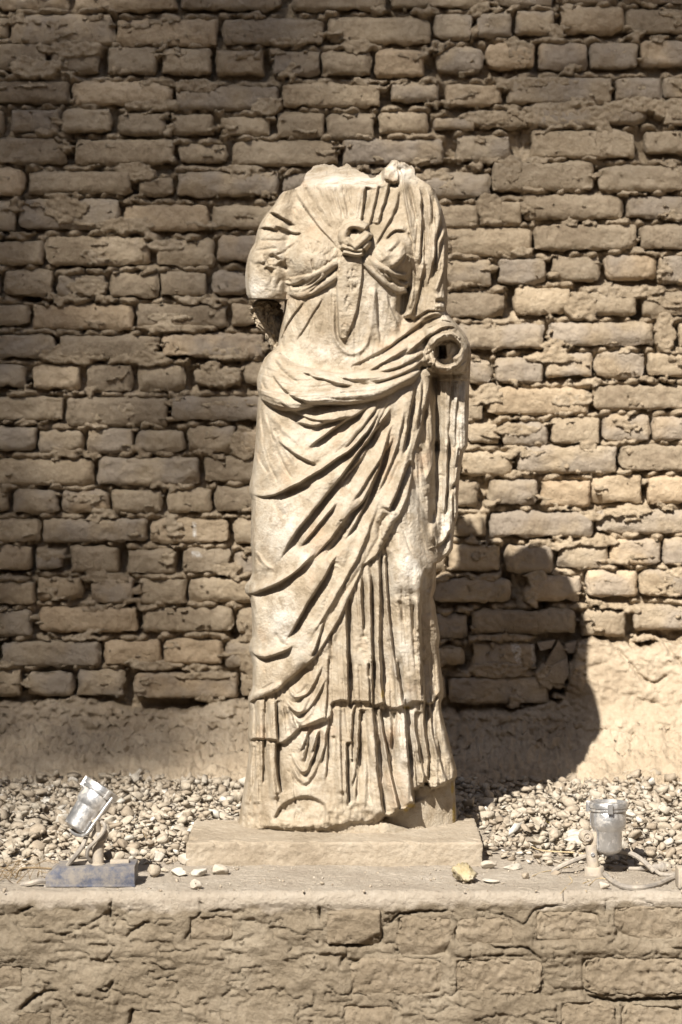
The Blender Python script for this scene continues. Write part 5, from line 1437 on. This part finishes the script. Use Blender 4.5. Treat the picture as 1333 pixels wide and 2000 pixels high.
def gravel():
    r = np.random.default_rng(5)
    shapes = [stone_shape(200 + k, 2 if k < 10 else 1, 6, 0.24, 0.55) for k in range(20)]
    N = 21000
    x = r.uniform(-1.55, 1.55, N); y = r.uniform(-0.45, 1.1, N)
    fr = gravel_front(x) + 0.03 * perlin(x * 7, y * 0, 3)
    y_w = WY - 0.30
    keep = (y > fr) & (y < y_w + 0.1) & ~((np.abs(x + 0.012) < 0.335) & (y < 0.03) & (y > -0.3))
    inside = (np.abs(x - 0.03) < 0.2) & (np.abs(y) < 0.18)
    keep &= ~inside
    x, y, fr = x[keep], y[keep], fr[keep]
    n = len(x)
    s = np.exp(r.normal(-0.05, 0.38, n)) * 0.0128
    s = np.clip(s, 0.006, 0.030)
    dens = smooth((y - fr) / 0.12)
    kk = r.random(n) < 0.2 + 0.8 * dens
    x, y, s, fr = x[kk], y[kk], s[kk], fr[kk]; n = len(x)
    s *= 0.65 + 0.35 * smooth((y - fr) / 0.1)
    layer = r.random(n)
    z = terrace_z(x, y) + s * 0.25 + layer ** 1.3 * 0.024 * smooth((y - fr) / 0.15) + 0.010 * fbm(x * 6, y * 6, 8, 2) * smooth((y - fr) / 0.15)
    Rm = rot_mats(n, r)
    tone = np.clip(r.normal(0.55, 0.2, n), 0, 1)
    kind = r.integers(0, 10, n) + 0
    small = s < 0.013
    kind = np.where(small | (r.random(n) < 0.6) | (y > 0.2), kind + 10, kind)
    Vs, Fs, Ts = [], [], []; cnt = 0
    for k in range(20):
        idx = np.where(kind == k)[0]
        if not len(idx): continue
        v, f = shapes[k]
        P = np.einsum('nij,vj->nvi', Rm[idx], v)
        P[..., 2] *= 0.72
        P = P * s[idx, None, None] + np.stack([x[idx], y[idx], z[idx]], -1)[:, None, :]
        m = len(v)
        Vs.append(P.reshape(-1, 3)); Fs.append((f[None] + (np.arange(len(idx)) * m)[:, None, None] + cnt).reshape(-1, 3))
        Ts.append(np.repeat(tone[idx], m)); cnt += m * len(idx)
    o = np_mesh('gravel', np.concatenate(Vs), np.concatenate(Fs), M['gravel'], None, False, {'tone': np.concatenate(Ts)}, k=3)
    tag(o, kind='stuff')
    # dusty crumbs on the bare strip of the terrace
    n = 900
    x = r.uniform(-1.2, 1.2, n); y = r.uniform(-0.60, -0.24, n) ; s = np.clip(np.exp(r.normal(-1.2, 0.5, n)) * 0.006, 0.0008, 0.006)
    Rm = rot_mats(n, r); v, f = stone_shape(77, 1, 6)
    P = np.einsum('nij,vj->nvi', Rm, v) * s[:, None, None] + np.stack([x, y, s * 0.3 + terrace_z(x, y)], -1)[:, None, :]
    m = len(v)
    o = np_mesh('stone_crumbs', P.reshape(-1, 3), (f[None] + (np.arange(n) * m)[:, None, None]).reshape(-1, 3), M['gravel'], None, False, {'tone': np.repeat(np.clip(r.normal(.45, .2, n), 0, 1), m)}, k=3)
    tag(o, kind='stuff')


gravel()


def ground_d(py, z=0.0):
    return (CAM_Z - z) / (math.tan(math.atan((py - CY) / F_PX) + TILT))


def lone_stone(px, py, rpx, seed, label, mat='gravel', tone=0.8, flat_=0.7, stretch=1.0, group=None, name='loose_stone', sub=3, cuts=9, z=0.0, nrough=0.05):
    d = ground_d(py, z)
    s = rpx * d / F_PX
    v, f = stone_shape(seed, sub, cuts)
    r = np.random.default_rng(seed)
    v = v / np.abs(v).max(0)
    v += nrough * fbm(v[:, 0] * 2.2 + v[:, 2], v[:, 1] * 2.2 - v[:, 2], seed, 5, 0.6)[:, None] * v
    v = v * np.array([s * stretch, s * 0.85, s * flat_])
    a = r.uniform(-0.4, 0.4)
    R = np.array(Euler((r.uniform(-.12, .12), r.uniform(-.12, .12), a)).to_matrix())
    v = v @ R.T
    v[:, 2] -= v[:, 2].min() + 0.001
    p = at(px, py, d)
    o = np_mesh(name, v, f, M[mat], None, False, {'tone': np.full(len(v), tone)}, k=3)
    o.location = (p.x, p.y + s * 0.5, z)
    tag(o, label, 'stone', group)
    return o


lone_stone(905, 1726, 25, 41, 'rough yellow lump of stone on the ledge in front of the slab', 'yellow_stone', 0.6, 0.66, 1.0, sub=4, cuts=3, nrough=0.36)
lone_stone(960, 1724, 19, 42, 'flat white flake of stone just right of the yellow lump', 'white_stone', 0.9, 0.2, 1.0, cuts=6)
lone_stone(350, 1712, 17, 43, 'pale angular stone lying left of the two stones touching on the ledge', 'white_stone', 0.95, 0.6)
lone_stone(389, 1713, 19, 44, 'creamy split stone lying between two others left of the slab front', 'gravel', 0.95, 0.55)
lone_stone(428, 1710, 19, 45, 'tan pointed stone nearest the front left corner of the slab', 'gravel', 0.75, 0.6)
lone_stone(385, 1737, 13, 46, 'small pale stone closest to the ledge edge, left of the slab', 'gravel', 0.85, 0.8)
lone_stone(296, 1714, 18, 47, 'rounded brown stone beside the right end of the blue box', 'gravel', 0.45, 0.75)
lone_stone(308, 1684, 15, 48, 'off-white rounded stone behind the brown one near the blue box', 'gravel', 0.92, 0.8)
lone_stone(370, 1690, 20, 49, 'broad cream stone leaning against the left side of the slab', 'gravel', 0.8, 0.6, 1.2)
lone_stone(322, 1704, 9, 50, 'tiny tan chip between the brown stone and the pale stones', 'gravel', 0.6, 0.6)
lone_stone(212, 1685, 11, 51, 'dark grey cube-like stone right of the left lamp post', 'gravel', 0.1, 1.2, z=0.03)
lone_stone(955, 1697, 17, 52, 'pale pointed stone at the front right corner of the slab', 'gravel', 0.8, 0.6)
lone_stone(1006, 1700, 20, 53, 'flat pale stone shaped like a leaf, right of the slab corner', 'gravel', 0.9, 0.35, 1.2)
lone_stone(1028, 1718, 9, 54, 'small brown stone alone on the bare ledge left of the right lamp', 'gravel', 0.35, 0.9)
lone_stone(1086, 1708, 10, 55, 'dark flat stone under the loose end of the right cable', 'gravel', 0.2, 0.5)
lone_stone(1180, 1738, 12, 56, 'crumpled pale stone in front of the right lamp base', 'gravel', 0.8, 0.7)

# ------------------------------------------------------------------ turned and tubular shapes
def lathe(bm, prof, seg=40, mat=Matrix.Identity(4), a0=0.0, a1=2 * math.pi, close=True):
    rings = []
    full = abs(a1 - a0 - 2 * math.pi) < 1e-6
    n = seg if full else seg + 1
    for r, z in prof:
        if r < 1e-6:
            rings.append([bm.verts.new(mat @ Vector((0, 0, z)))])
        else:
            rings.append([bm.verts.new(mat @ Vector((r * math.cos(a0 + (a1 - a0) * i / seg), r * math.sin(a0 + (a1 - a0) * i / seg), z))) for i in range(n)])
    for a, b in zip(rings[:-1], rings[1:]):
        m = seg
        for i in range(m):
            j = (i + 1) % n
            if len(a) == 1 and len(b) == 1: continue
            if len(a) == 1: bm.faces.new((a[0], b[j], b[i]))
            elif len(b) == 1: bm.faces.new((a[i], a[j], b[0]))
            else: bm.faces.new((a[i], a[j], b[j], b[i]))
    return rings


def box(bm, c, s, mat=Matrix.Identity(4)):
    r = bmesh.ops.create_cube(bm, size=1.0)
    for v in r['verts']:
        v.co = mat @ (Vector(c) + Vector((v.co.x * s[0], v.co.y * s[1], v.co.z * s[2])))


def tube(bm, pts, rad, seg=8, step=0.008, jit=0.0, seed=0, taper=None):
    P3 = [Vector(p) for p in pts]
    c = []
    e = [2 * P3[0] - P3[1]] + P3 + [2 * P3[-1] - P3[-2]]
    for i in range(1, len(e) - 2):
        n = max(2, int((e[i + 1] - e[i]).length / step))
        for j in range(n):
            t = j / n
            c.append(0.5 * (2 * e[i] + (e[i + 1] - e[i - 1]) * t + (2 * e[i - 1] - 5 * e[i] + 4 * e[i + 1] - e[i + 2]) * t * t + (-e[i - 1] + 3 * e[i] - 3 * e[i + 1] + e[i + 2]) * t ** 3))
    c.append(P3[-1])
    rr = random.Random(seed)
    up = Vector((0.1, 0.2, 1)).normalized(); prev = None
    for i, p in enumerate(c):
        t = (c[min(i + 1, len(c) - 1)] - c[max(i - 1, 0)]).normalized()
        s = t.cross(up)
        if s.length < 1e-3: s = t.cross(Vector((1, 0, 0)))
        s.normalize(); q = s.cross(t).normalized(); up = q
        r_ = rad * (1 + rr.uniform(-jit, jit))
        if taper: r_ *= 1 - (1 - taper) * i / (len(c) - 1)
        ring = [bm.verts.new(p + s * (r_ * math.cos(2 * math.pi * k / seg)) + q * (r_ * math.sin(2 * math.pi * k / seg))) for k in range(seg)]
        if prev:
            for k in range(seg): bm.faces.new((prev[k], prev[(k + 1) % seg], ring[(k + 1) % seg], ring[k]))
        else: bm.faces.new(ring[::-1])
        prev = ring
    bm.faces.new(prev)


def spotlight_head(root, Mx, k, body_prof, rim_prof, clips):
    """canister of a garden floodlight along local z; clips = angles of the long spring clips"""
    bm = bmesh.new(); lathe(bm, body_prof, 48, Mx); bmesh.ops.recalc_face_normals(bm, faces=bm.faces)
    bm_obj('housing', bm, M['alu'], root)
    bm = bmesh.new(); lathe(bm, rim_prof, 48, Mx); bmesh.ops.recalc_face_normals(bm, faces=bm.faces)
    rim = bm_obj('rim', bm, M['alu'], root)
    R = rim_prof[0][0]
    zt = max(p[1] for p in rim_prof)
    bm = bmesh.new(); lathe(bm, [(0, zt - 0.006), (R * 0.9, zt - 0.0065), (R * 0.9, zt - 0.012)], 40, Mx); bmesh.ops.recalc_face_normals(bm, faces=bm.faces)
    bm_obj('lens', bm, M['glass'], root)
    for a in clips:
        ca, sa = math.cos(a), math.sin(a)
        Rz = Matrix.Rotation(a, 4, 'Z')
        bm = bmesh.new()
        r1, r2 = rim_prof[0][0], body_prof[2][0]
        box(bm, (R + 0.0035, 0, zt - 0.011), (0.007, 0.009, 0.019), Mx @ Rz)
        bm_obj('clip', bm, M['alu'], root, bevel=0.0012)


def lamp_left():
    D = ground_d(1733)
    k = D / F_PX
    foot = at(178, 1733, D)
    root = empty('spotlight', foot)
    tag(root, 'tilted dusty aluminium spotlight on a blue metal box, left side of the ledge', 'spotlight')
    # box: folded channel with a chamfered left end
    xa, xb = (90 - 178) * k, (264 - 178) * k
    h, dp = 0.040, 0.085
    bm = bmesh.new()
    out = [(xa - 0.002, 0), (xb, 0.004), (xb, h + 0.004), (xa + 0.020, h), (xa - 0.002, h - 0.017)]
    f = [bm.verts.new((x, -0.0, z)) for x, z in out]; b = [bm.verts.new((x, dp, z + 0.001)) for x, z in out]
    bm.faces.new(f); bm.faces.new(b[::-1])
    for i in range(5): bm.faces.new((f[i], b[i], b[(i + 1) % 5], f[(i + 1) % 5]))
    bmesh.ops.recalc_face_normals(bm, faces=bm.faces)
    bm_obj('ballast_box', bm, M['blue'], root, bevel=0.0022)
    bm = bmesh.new()
    box(bm, ((xa + xb) / 2 + 0.004, -0.0015, 0.0035), (xb - xa - 0.006, 0.004, 0.005))
    bm_obj('bottom_lip', bm, M['blue'], root, bevel=0.001)
    px0 = (189 - 178) * k
    yc = 0.035
    bm = bmesh.new()
    lathe(bm, [(0.0, h + 0.001), (0.0145, h + 0.001), (0.0145, h + 0.004), (0.0122, h + 0.005), (0.0122, h + 0.052), (0.010, h + 0.054), (0, h + 0.054)], 28, Matrix.Translation((px0, yc, 0)))
    bmesh.ops.recalc_face_normals(bm, faces=bm.faces)
    bm_obj('post', bm, M['post'], root)
    bm = bmesh.new()
    box(bm, (px0 - 0.035, yc + 0.01, h + 0.006), (0.05, 0.03, 0.008))
    bm_obj('cable_gland', bm, M['post'], root, bevel=0.002)
    bm = bmesh.new()
    box(bm, (px0 + 0.045, yc + 0.012, h + 0.006), (0.04, 0.02, 0.009))
    bm_obj('cable_gland', bm, M['post'], root, bevel=0.002)
    # knuckle
    kz = h + 0.066
    bm = bmesh.new(); lathe(bm, [(0, -0.013), (0.0155, -0.013), (0.017, -0.009), (0.017, 0.009), (0.0155, 0.013), (0, 0.013)], 28, Matrix.Translation((px0 + 0.004, yc, kz)) @ Matrix.Rotation(math.radians(80), 4, 'X'))
    bmesh.ops.recalc_face_normals(bm, faces=bm.faces)
    kn_ = bm_obj('knuckle', bm, M['post'], root)
    bm = bmesh.new(); lathe(bm, [(0, 0), (0.005, 0), (0.006, 0.002), (0.005, 0.005), (0, 0.0055)], 12, Matrix.Translation((px0 + 0.004, yc - 0.013, kz + 0.001)) @ Matrix.Rotation(math.radians(90), 4, 'X'))
    bmesh.ops.recalc_face_normals(bm, faces=bm.faces)
    bm_obj('bolt', bm, M['alu'], kn_)
    # head: axis from the rear cap up to the rim
    A = at(151, 1616, D + 0.035) - foot; Bp = at(199.5, 1541, D + 0.055) - foot
    ax = (Bp - A).normalized(); L = (Bp - A).length
    rot = ax.to_track_quat('Z', 'X').to_matrix().to_4x4()
    Mx = Matrix.Translation(A) @ rot
    rr = 0.0355
    body = [(0, -0.006), (rr * 0.55, -0.007), (rr * 0.80, -0.002), (rr * 0.84, 0.004), (rr * 0.88, L * 0.5), (rr * 0.90, L * 0.53), (rr * 1.0, L * 0.58), (rr * 1.0, L * 0.80), (rr * 0.97, L * 0.84), (rr * 0.97, L * 0.9)]
    rim = [(rr * 1.0, L * 0.86), (rr * 1.10, L * 0.865), (rr * 1.12, L * 0.91), (rr * 1.06, L * 0.915), (rr * 1.06, L * 0.935), (rr * 1.14, L * 0.94), (rr * 1.14, L * 1.04), (rr * 1.10, L * 1.055), (rr * 1.0, L * 1.05), (rr * 0.98, L * 0.99)]
    best = Mx.to_3x3().inverted() @ Vector((0.6, -1, 0))
    aa = math.atan2(best.y, best.x)
    spotlight_head(root, Mx, k, body, rim, [aa, aa + 2.1, aa - 2.1])
    # yoke: long strap along the underside
    bm = bmesh.new()
    Rz = Matrix.Rotation(aa + 0.30, 4, 'Z')
    Ml = Mx @ Rz
    tube(bm, [Ml @ Vector((rr * 1.2, 0, L * 0.95)), Ml @ Vector((rr * 1.12, 0, L * 0.6)), Ml @ Vector((rr * 1.05, 0, L * 0.2)), Ml @ Vector((rr * 0.95, 0, -0.004)), Ml @ Vector((rr * 0.3, 0, -0.014)), Ml @ Vector((-rr * 0.4, 0, -0.012))], 0.0035, 8, 0.004)
    bm_obj('yoke', bm, M['alu'], root)
    bm = bmesh.new()
    hub = Vector((px0 + 0.004, yc, kz))
    c1 = A + Vector((0.012, 0, -0.004))
    tube(bm, [c1 + Vector((-0.006, 0, 0.0)), c1 * 0.5 + hub * 0.5 + Vector((0, 0, -0.004)), hub + Vector((0, 0, 0.002))], 0.010, 10, 0.006)
    q = Ml @ Vector((rr * 0.95, 0, L * 0.35))
    tube(bm, [q, q * 0.4 + hub * 0.6, hub], 0.0085, 10, 0.006)
    bm_obj('bracket', bm, M['post'], root)
    bm = bmesh.new(); lathe(bm, [(0, -0.016), (0.008, -0.016), (0.0095, -0.012), (0.0095, -0.004), (0, -0.003)], 14, Mx @ Matrix.Translation((rr * 0.45 * math.cos(aa + 2.6), rr * 0.45 * math.sin(aa + 2.6), -0.002)))
    bmesh.ops.recalc_face_normals(bm, faces=bm.faces)
    bm_obj('cable_entry', bm, M['post'], root)

    def P(px, py, dd): return at(px, py, D + dd) - foot
    bm = bmesh.new()
    tube(bm, [P(170, 1632, 0.03), P(162, 1652, 0.01), P(148, 1672, 0.01), P(133, 1690, 0.03)], 0.0052, 8)
    bm_obj('cable', bm, M['cable'], root)
    bm = bmesh.new()
    tube(bm, [P(190, 1612, 0.035), P(198, 1605, 0.022), P(206, 1614, 0.014), P(200, 1628, 0.012), P(186, 1644, 0.012), P(173, 1658, 0.016), P(171, 1672, 0.02), P(178, 1682, 0.03), P(186, 1690, 0.05)], 0.0042, 8, 0.005)
    bm_obj('cable', bm, M['cable'], root)
    bm = bmesh.new()
    tube(bm, [P(96, 1722, 0.01), P(80, 1720, 0.0), P(62, 1725, 0.0), P(44, 1728, 0.02)], 0.0058, 8); tube(bm, [P(90, 1730, 0.005), P(86, 1742, 0.0), P(80, 1744, -0.005)], 0.004, 8)
    bm_obj('cable', bm, M['cable'], root)


def lamp_right():
    D = ground_d(1708)
    k = D / F_PX
    foot = at(1161, 1708, D)
    root = empty('spotlight', foot)
    tag(root, 'upright bright aluminium spotlight on a short post, right side of the ledge', 'spotlight')
    bm = bmesh.new(); lathe(bm, [(0, -0.012), (0.021, -0.012), (0.0215, 0.016), (0.020, 0.018), (0, 0.018)], 32); bmesh.ops.recalc_face_normals(bm, faces=bm.faces)
    bm_obj('base', bm, M['post'], root)
    lean = Matrix.Rotation(math.radians(-7), 4, 'Y')
    bm = bmesh.new(); lathe(bm, [(0, 0.018), (0.0128, 0.018), (0.0122, 0.062), (0.0105, 0.066), (0, 0.066)], 28, lean); bmesh.ops.recalc_face_normals(bm, faces=bm.faces)
    bm_obj('post', bm, M['post'], root)
    a = at(1158, 1669, D - 0.013) - foot
    bm = bmesh.new(); lathe(bm, [(0, 0), (0.0045, 0), (0.0045, 0.002), (0.003, 0.0025), (0.002, 0.001), (0, 0.001)], 14, Matrix.Translation(a) @ Matrix.Rotation(math.radians(90), 4, 'X')); bmesh.ops.recalc_face_normals(bm, faces=bm.faces)
    bm_obj('screw', bm, M['alu'], root)
    c = at(1147, 1634, D - 0.012) - foot
    bm = bmesh.new(); prof = [(0, 0.004), (0.0025, 0.004), (0.0035, 0.0015), (0.006, 0.0015), (0.007, 0.004), (0.0095, 0.004), (0.0105, 0.001), (0.0125, 0.001), (0.0138, -0.002), (0.0138, -0.022), (0, -0.022)]
    lathe(bm, prof, 32, Matrix.Translation(c) @ Matrix.Rotation(math.radians(84), 4, 'X') @ Matrix.Rotation(math.radians(8), 4, 'Y')); bmesh.ops.recalc_face_normals(bm, faces=bm.faces)
    bm_obj('knuckle', bm, M['post'], root)
    bm = bmesh.new(); cc = at(1164, 1637, D + 0.004) - foot
    box(bm, cc, (0.024, 0.02, 0.030)); bm_obj('bracket', bm, M['post'], root, bevel=0.003)
    A = at(1189, 1662, D + 0.004) - foot; Bp = at(1188.5, 1568, D + 0.006) - foot
    ax = (Bp - A).normalized(); L = (Bp - A).length
    Mx = Matrix.Translation(A) @ ax.to_track_quat('Z', 'X').to_matrix().to_4x4()
    r1, r2, r3 = 26 * k, 34 * k, 37.5 * k
    body = [(0, -0.008), (r1 * 0.4, -0.008), (r1 * 0.72, -0.0035), (r1 * 0.94, 0.001), (r1, 0.006), (r1 * 1.03, L * 0.42), (r1 * 1.05, L * 0.43), (r2, L * 0.53), (r2 * 1.02, L * 0.56), (r2 * 1.02, L * 0.84), (r2 * 0.98, L * 0.86)]
    rim = [(r3 * 0.96, L * 0.84), (r3, L * 0.85), (r3, L * 0.885), (r3 * 0.95, L * 0.89), (r3 * 0.95, L * 0.91), (r3 * 1.01, L * 0.915), (r3 * 1.02, L * 1.0), (r3 * 0.98, L * 1.025), (r3 * 0.88, L * 1.03), (r3 * 0.86, L * 0.96)]
    spotlight_head(root, Mx, k, body, rim, [math.radians(v) for v in (-118, -20, 100, 190)])
    for av, zz in ((-75 + 0, 0.0), (-112, 0.0)):
        a_ = math.radians(av)
        bm = bmesh.new(); M2 = Mx @ Matrix.Rotation(a_, 4, 'Z')
        rr = r1 + 0.0015
        tube(bm, [M2 @ Vector((rr * 1.27, 0, L * 0.80)), M2 @ Vector((rr * 1.27, 0, L * 0.56)), M2 @ Vector((rr * 1.04, 0, L * 0.41)), M2 @ Vector((rr, 0, 0.006))], 0.0013, 6, 0.01)
        bm_obj('spring_wire', bm, M['alu'], root)

    def P(px, py, dd): return at(px, py, D + dd) - foot
    bm = bmesh.new()
    tube(bm, [P(1080, 1702, 0.015), P(1096, 1692, 0.01), P(1118, 1682, 0.012), P(1146, 1672, 0.03), P(1180, 1664, 0.05), P(1215, 1663, 0.05), P(1240, 1670, 0.04), P(1262, 1686, 0.02), P(1278, 1702, 0.01)], 0.0056, 8)
    bm_obj('cable', bm, M['cable'], root)


lamp_left()
lamp_right()


def cable(name, pts, rad, mat, label, cat, jit=0.0, taper=None, extra=None, group=None):
    D0 = ground_d(pts[0][1])
    root = at(pts[0][0], pts[0][1], D0)
    bm = bmesh.new()
    for pl in [pts] + (extra or []):
        tube(bm, [at(p[0], p[1], ground_d(p[2] if len(p) > 2 else p[1])) - root + Vector((0, 0, rad * 0.8)) for p in pl], rad, 8, 0.006, jit, len(pts), taper)
    o = bm_obj(name, bm, M[mat], None)
    o.location = root
    return tag(o, label, cat, group)


cable('power_cable', [(1182, 1712), (1192, 1722), (1208, 1732), (1228, 1738), (1256, 1738), (1284, 1732), (1306, 1722), (1330, 1714), (1350, 1712)], 0.0058, 'cable', 'thick grey cable curving along the ledge from the right lamp to the junction box', 'cable')
cable('power_cable', [(1225, 1700), (1250, 1700), (1275, 1700, 1704), (1290, 1710), (1312, 1712), (1334, 1706)], 0.0045, 'cable', 'thin grey cable behind the thick one beside the junction box', 'cable')
# junction box at the right edge
Dj = ground_d(1738)
jb = at(1352, 1738, Dj)
bm = bmesh.new(); box(bm, (0, 0.03, 0.022), (0.056, 0.05, 0.042)); o = bm_obj('casing', bm, M['post'], None, bevel=0.003)
jr = empty('junction_box', jb); o.parent = jr
bm = bmesh.new(); box(bm, (0, 0.0035, 0.022), (0.046, 0.004, 0.034)); bm_obj('lid', bm, M['post'], jr, bevel=0.0015)
for sx_ in (-0.017, 0.017):
    bm = bmesh.new(); lathe(bm, [(0, 0.003), (0.003, 0.002), (0.003, 0)], 10, Matrix.Translation((sx_, 0.001, 0.034)) @ Matrix.Rotation(math.radians(90), 4, 'X')); bm_obj('screw', bm, M['alu'], jr)
tag(jr, 'small grey metal junction box cut off by the right edge of the view', 'junction box')
# tape wrapped joint
bm = bmesh.new(); tube(bm, [Vector((-0.014, 0, 0.006)), Vector((0, 0.0, 0.009)), Vector((0.014, 0.004, 0.007))], 0.010, 10, 0.003, 0.25, 4)
o = bm_obj('cable_joint', bm, M['cable'], None); o.location = at(1286, 1702, ground_d(1702)); tag(o, 'lumpy taped cable joint behind the thick grey cable', 'cable joint')

cable('vine_stem', [(982, 1621, 1640), (1003, 1614, 1634), (1034, 1602, 1624), (1058, 1603, 1626), (1080, 1610, 1632), (1100, 1612, 1636), (1118, 1624, 1646), (1136, 1633, 1655)], 0.0022, 'vine', 'long green brown stem arched over the gravel between slab and right lamp', 'stem', 0.15,
      extra=[[(1080, 1610, 1632), (1092, 1604, 1628), (1110, 1603, 1626)], [(1034, 1602, 1624), (1010, 1603, 1626), (974, 1604, 1628)]])
cable('fallen_twig', [(1024, 1635, 1650), (1036, 1652, 1664), (1060, 1662, 1676), (1120, 1666, 1680), (1150, 1670, 1684)], 0.0014, 'straw', 'thin straw coloured twig on the gravel left of the right lamp post', 'twig', 0.2)
cable('fallen_twig', [(1220, 1655, 1668), (1250, 1658, 1670), (1290, 1664, 1674), (1320, 1660, 1670)], 0.0016, 'twig', 'brown twig on the gravel right of the right lamp', 'twig', 0.2)
cable('fallen_twig', [(1040, 1712), (1060, 1704), (1082, 1700), (1110, 1694)], 0.0011, 'straw', 'pale straw reaching from the bare ledge towards the right cable', 'twig', 0.2)
cable('fallen_twig', [(270, 1630, 1650), (290, 1634, 1652), (312, 1640, 1656), (330, 1644, 1660)], 0.0014, 'twig', 'dark twig on the gravel between left lamp and slab', 'twig', 0.2, extra=[[(280, 1626, 1650), (290, 1645, 1658)]])
cable('fallen_twig', [(1095, 1746), (1110, 1730), (1118, 1722), (1112, 1712)], 0.0010, 'straw', 'bent pale straw in front of the right lamp base', 'twig', 0.2, extra=[[(1146, 1742), (1138, 1728), (1150, 1722)], [(1150, 1730), (1170, 1716), (1200, 1722)]])

# dry weeds at the left edge
r_ = random.Random(3)
wroot = at(30, 1726, ground_d(1726))
bm = bmesh.new()
for i in range(34):
    bx, by = r_.uniform(-0.10, 0.055), r_.uniform(-0.02, 0.09)
    a = r_.uniform(-2.6, 0.6); Ln = r_.uniform(0.03, 0.11); h = r_.uniform(0.006, 0.045)
    p = [Vector((bx, by, 0.002))]
    for s in (0.35, 0.7, 1.0):
        a += r_.uniform(-0.5, 0.5)
        p.append(p[0] + Vector((math.cos(a) * Ln * s, math.sin(a) * Ln * s * 0.5, 0.004 + h * math.sin(s * 2.4))))
    tube(bm, p, r_.uniform(0.0005, 0.0012), 5, 0.008, 0.2, i, 0.4)
tube(bm, [Vector((0.0, 0.02, 0.01)), Vector((0.01, 0.01, 0.03)), Vector((0.04, 0.0, 0.034)), Vector((0.078, 0.0, 0.032))], 0.0022, 6)
o = bm_obj('dry_weed', bm, M['twig'], None); o.location = wroot
tag(o, 'tangle of dry brown weeds left of the blue box at the picture edge', 'dry weeds')

# ------------------------------------------------------------------ unseen added tree, its crown shaped to dim the wall's left and top
def shade_tree():
    r = np.random.default_rng(23)
    sdir = -np.array(TRAVEL[:])
    ids = []
    N = 44000
    X = r.uniform(-4.2, 2.4, N); Z = r.uniform(-1.6, 5.2, N)
    tau = (1.0 * smooth((-0.40 - X) / 0.55) + 0.8 * smooth((-0.9 - X) / 0.6)) * (0.42 + 0.58 * smooth((Z + 0.1) / 1.3)) + 1.9 * smooth((Z - 2.05) / 1.25)
    tau = np.minimum(tau, 2.9)
    lump = 0.8 + 0.5 * fbm(X * 1.3, Z * 1.3, 3, 3)
    keep = r.random(N) < tau * lump / 3.0
    X, Z = X[keep], Z[keep]; n = len(X)
    t = 30 + 4.0 * r.normal(size=n).clip(-1.6, 1.6)
    P = np.stack([X, np.zeros(n), Z], -1) + sdir * t[:, None]
    Rm = rot_mats(n, r)
    leaf = np.array([(-.075, 0, 0), (-.02, -.03, .006), (.055, -.02, 0), (.08, 0, 0), (.055, .02, 0), (-.02, .03, .006)])
    V = np.einsum('nij,vj->nvi', Rm, leaf) + P[:, None, :]
    F = (np.arange(n) * 6)[:, None, None] + np.array([[0, 1, 4, 5], [1, 2, 3, 4]])[None]
    c = P.mean(0)
    root = empty('added_shade_tree', (float(c[0]) - 1.5, float(c[1]), -1.05))
    off = np.array(root.location[:])
    o = np_mesh('crown', V.reshape(-1, 3) - off, F.reshape(-1, 4), M['leaf'], root, False)
    o['kind'] = 'stuff'
    bm = bmesh.new()
    top = Vector(c) - Vector(off)
    tube(bm, [(0, 0, -0.1), (0.1, 0.1, 6), (0.3, 0, 12), (top.x * 0.6, top.y * 0.6, top.z - 4)], 0.3, 12, 0.8, 0.06, 2, 0.55)
    bm_obj('trunk', bm, M['bark'], root)
    rr = random.Random(5)
    for i in range(9):
        q = P[rr.randrange(n)] - off
        s0 = Vector((top.x * 0.6, top.y * 0.6, top.z - 4 - rr.uniform(0, 1.0)))
        e = s0.lerp(Vector(q), 0.9)
        bm = bmesh.new(); tube(bm, [s0, s0.lerp(e, 0.5) + Vector((rr.uniform(-.3, .3), rr.uniform(-.3, .3), 0.3)), e], 0.045, 7, 0.5, 0.05, i, 0.3)
        bm_obj('limb', bm, M['bark'], root)
    tag(root, 'unseen loose leaved tree added behind the viewer to half shade the brick wall', 'tree')


shade_tree()
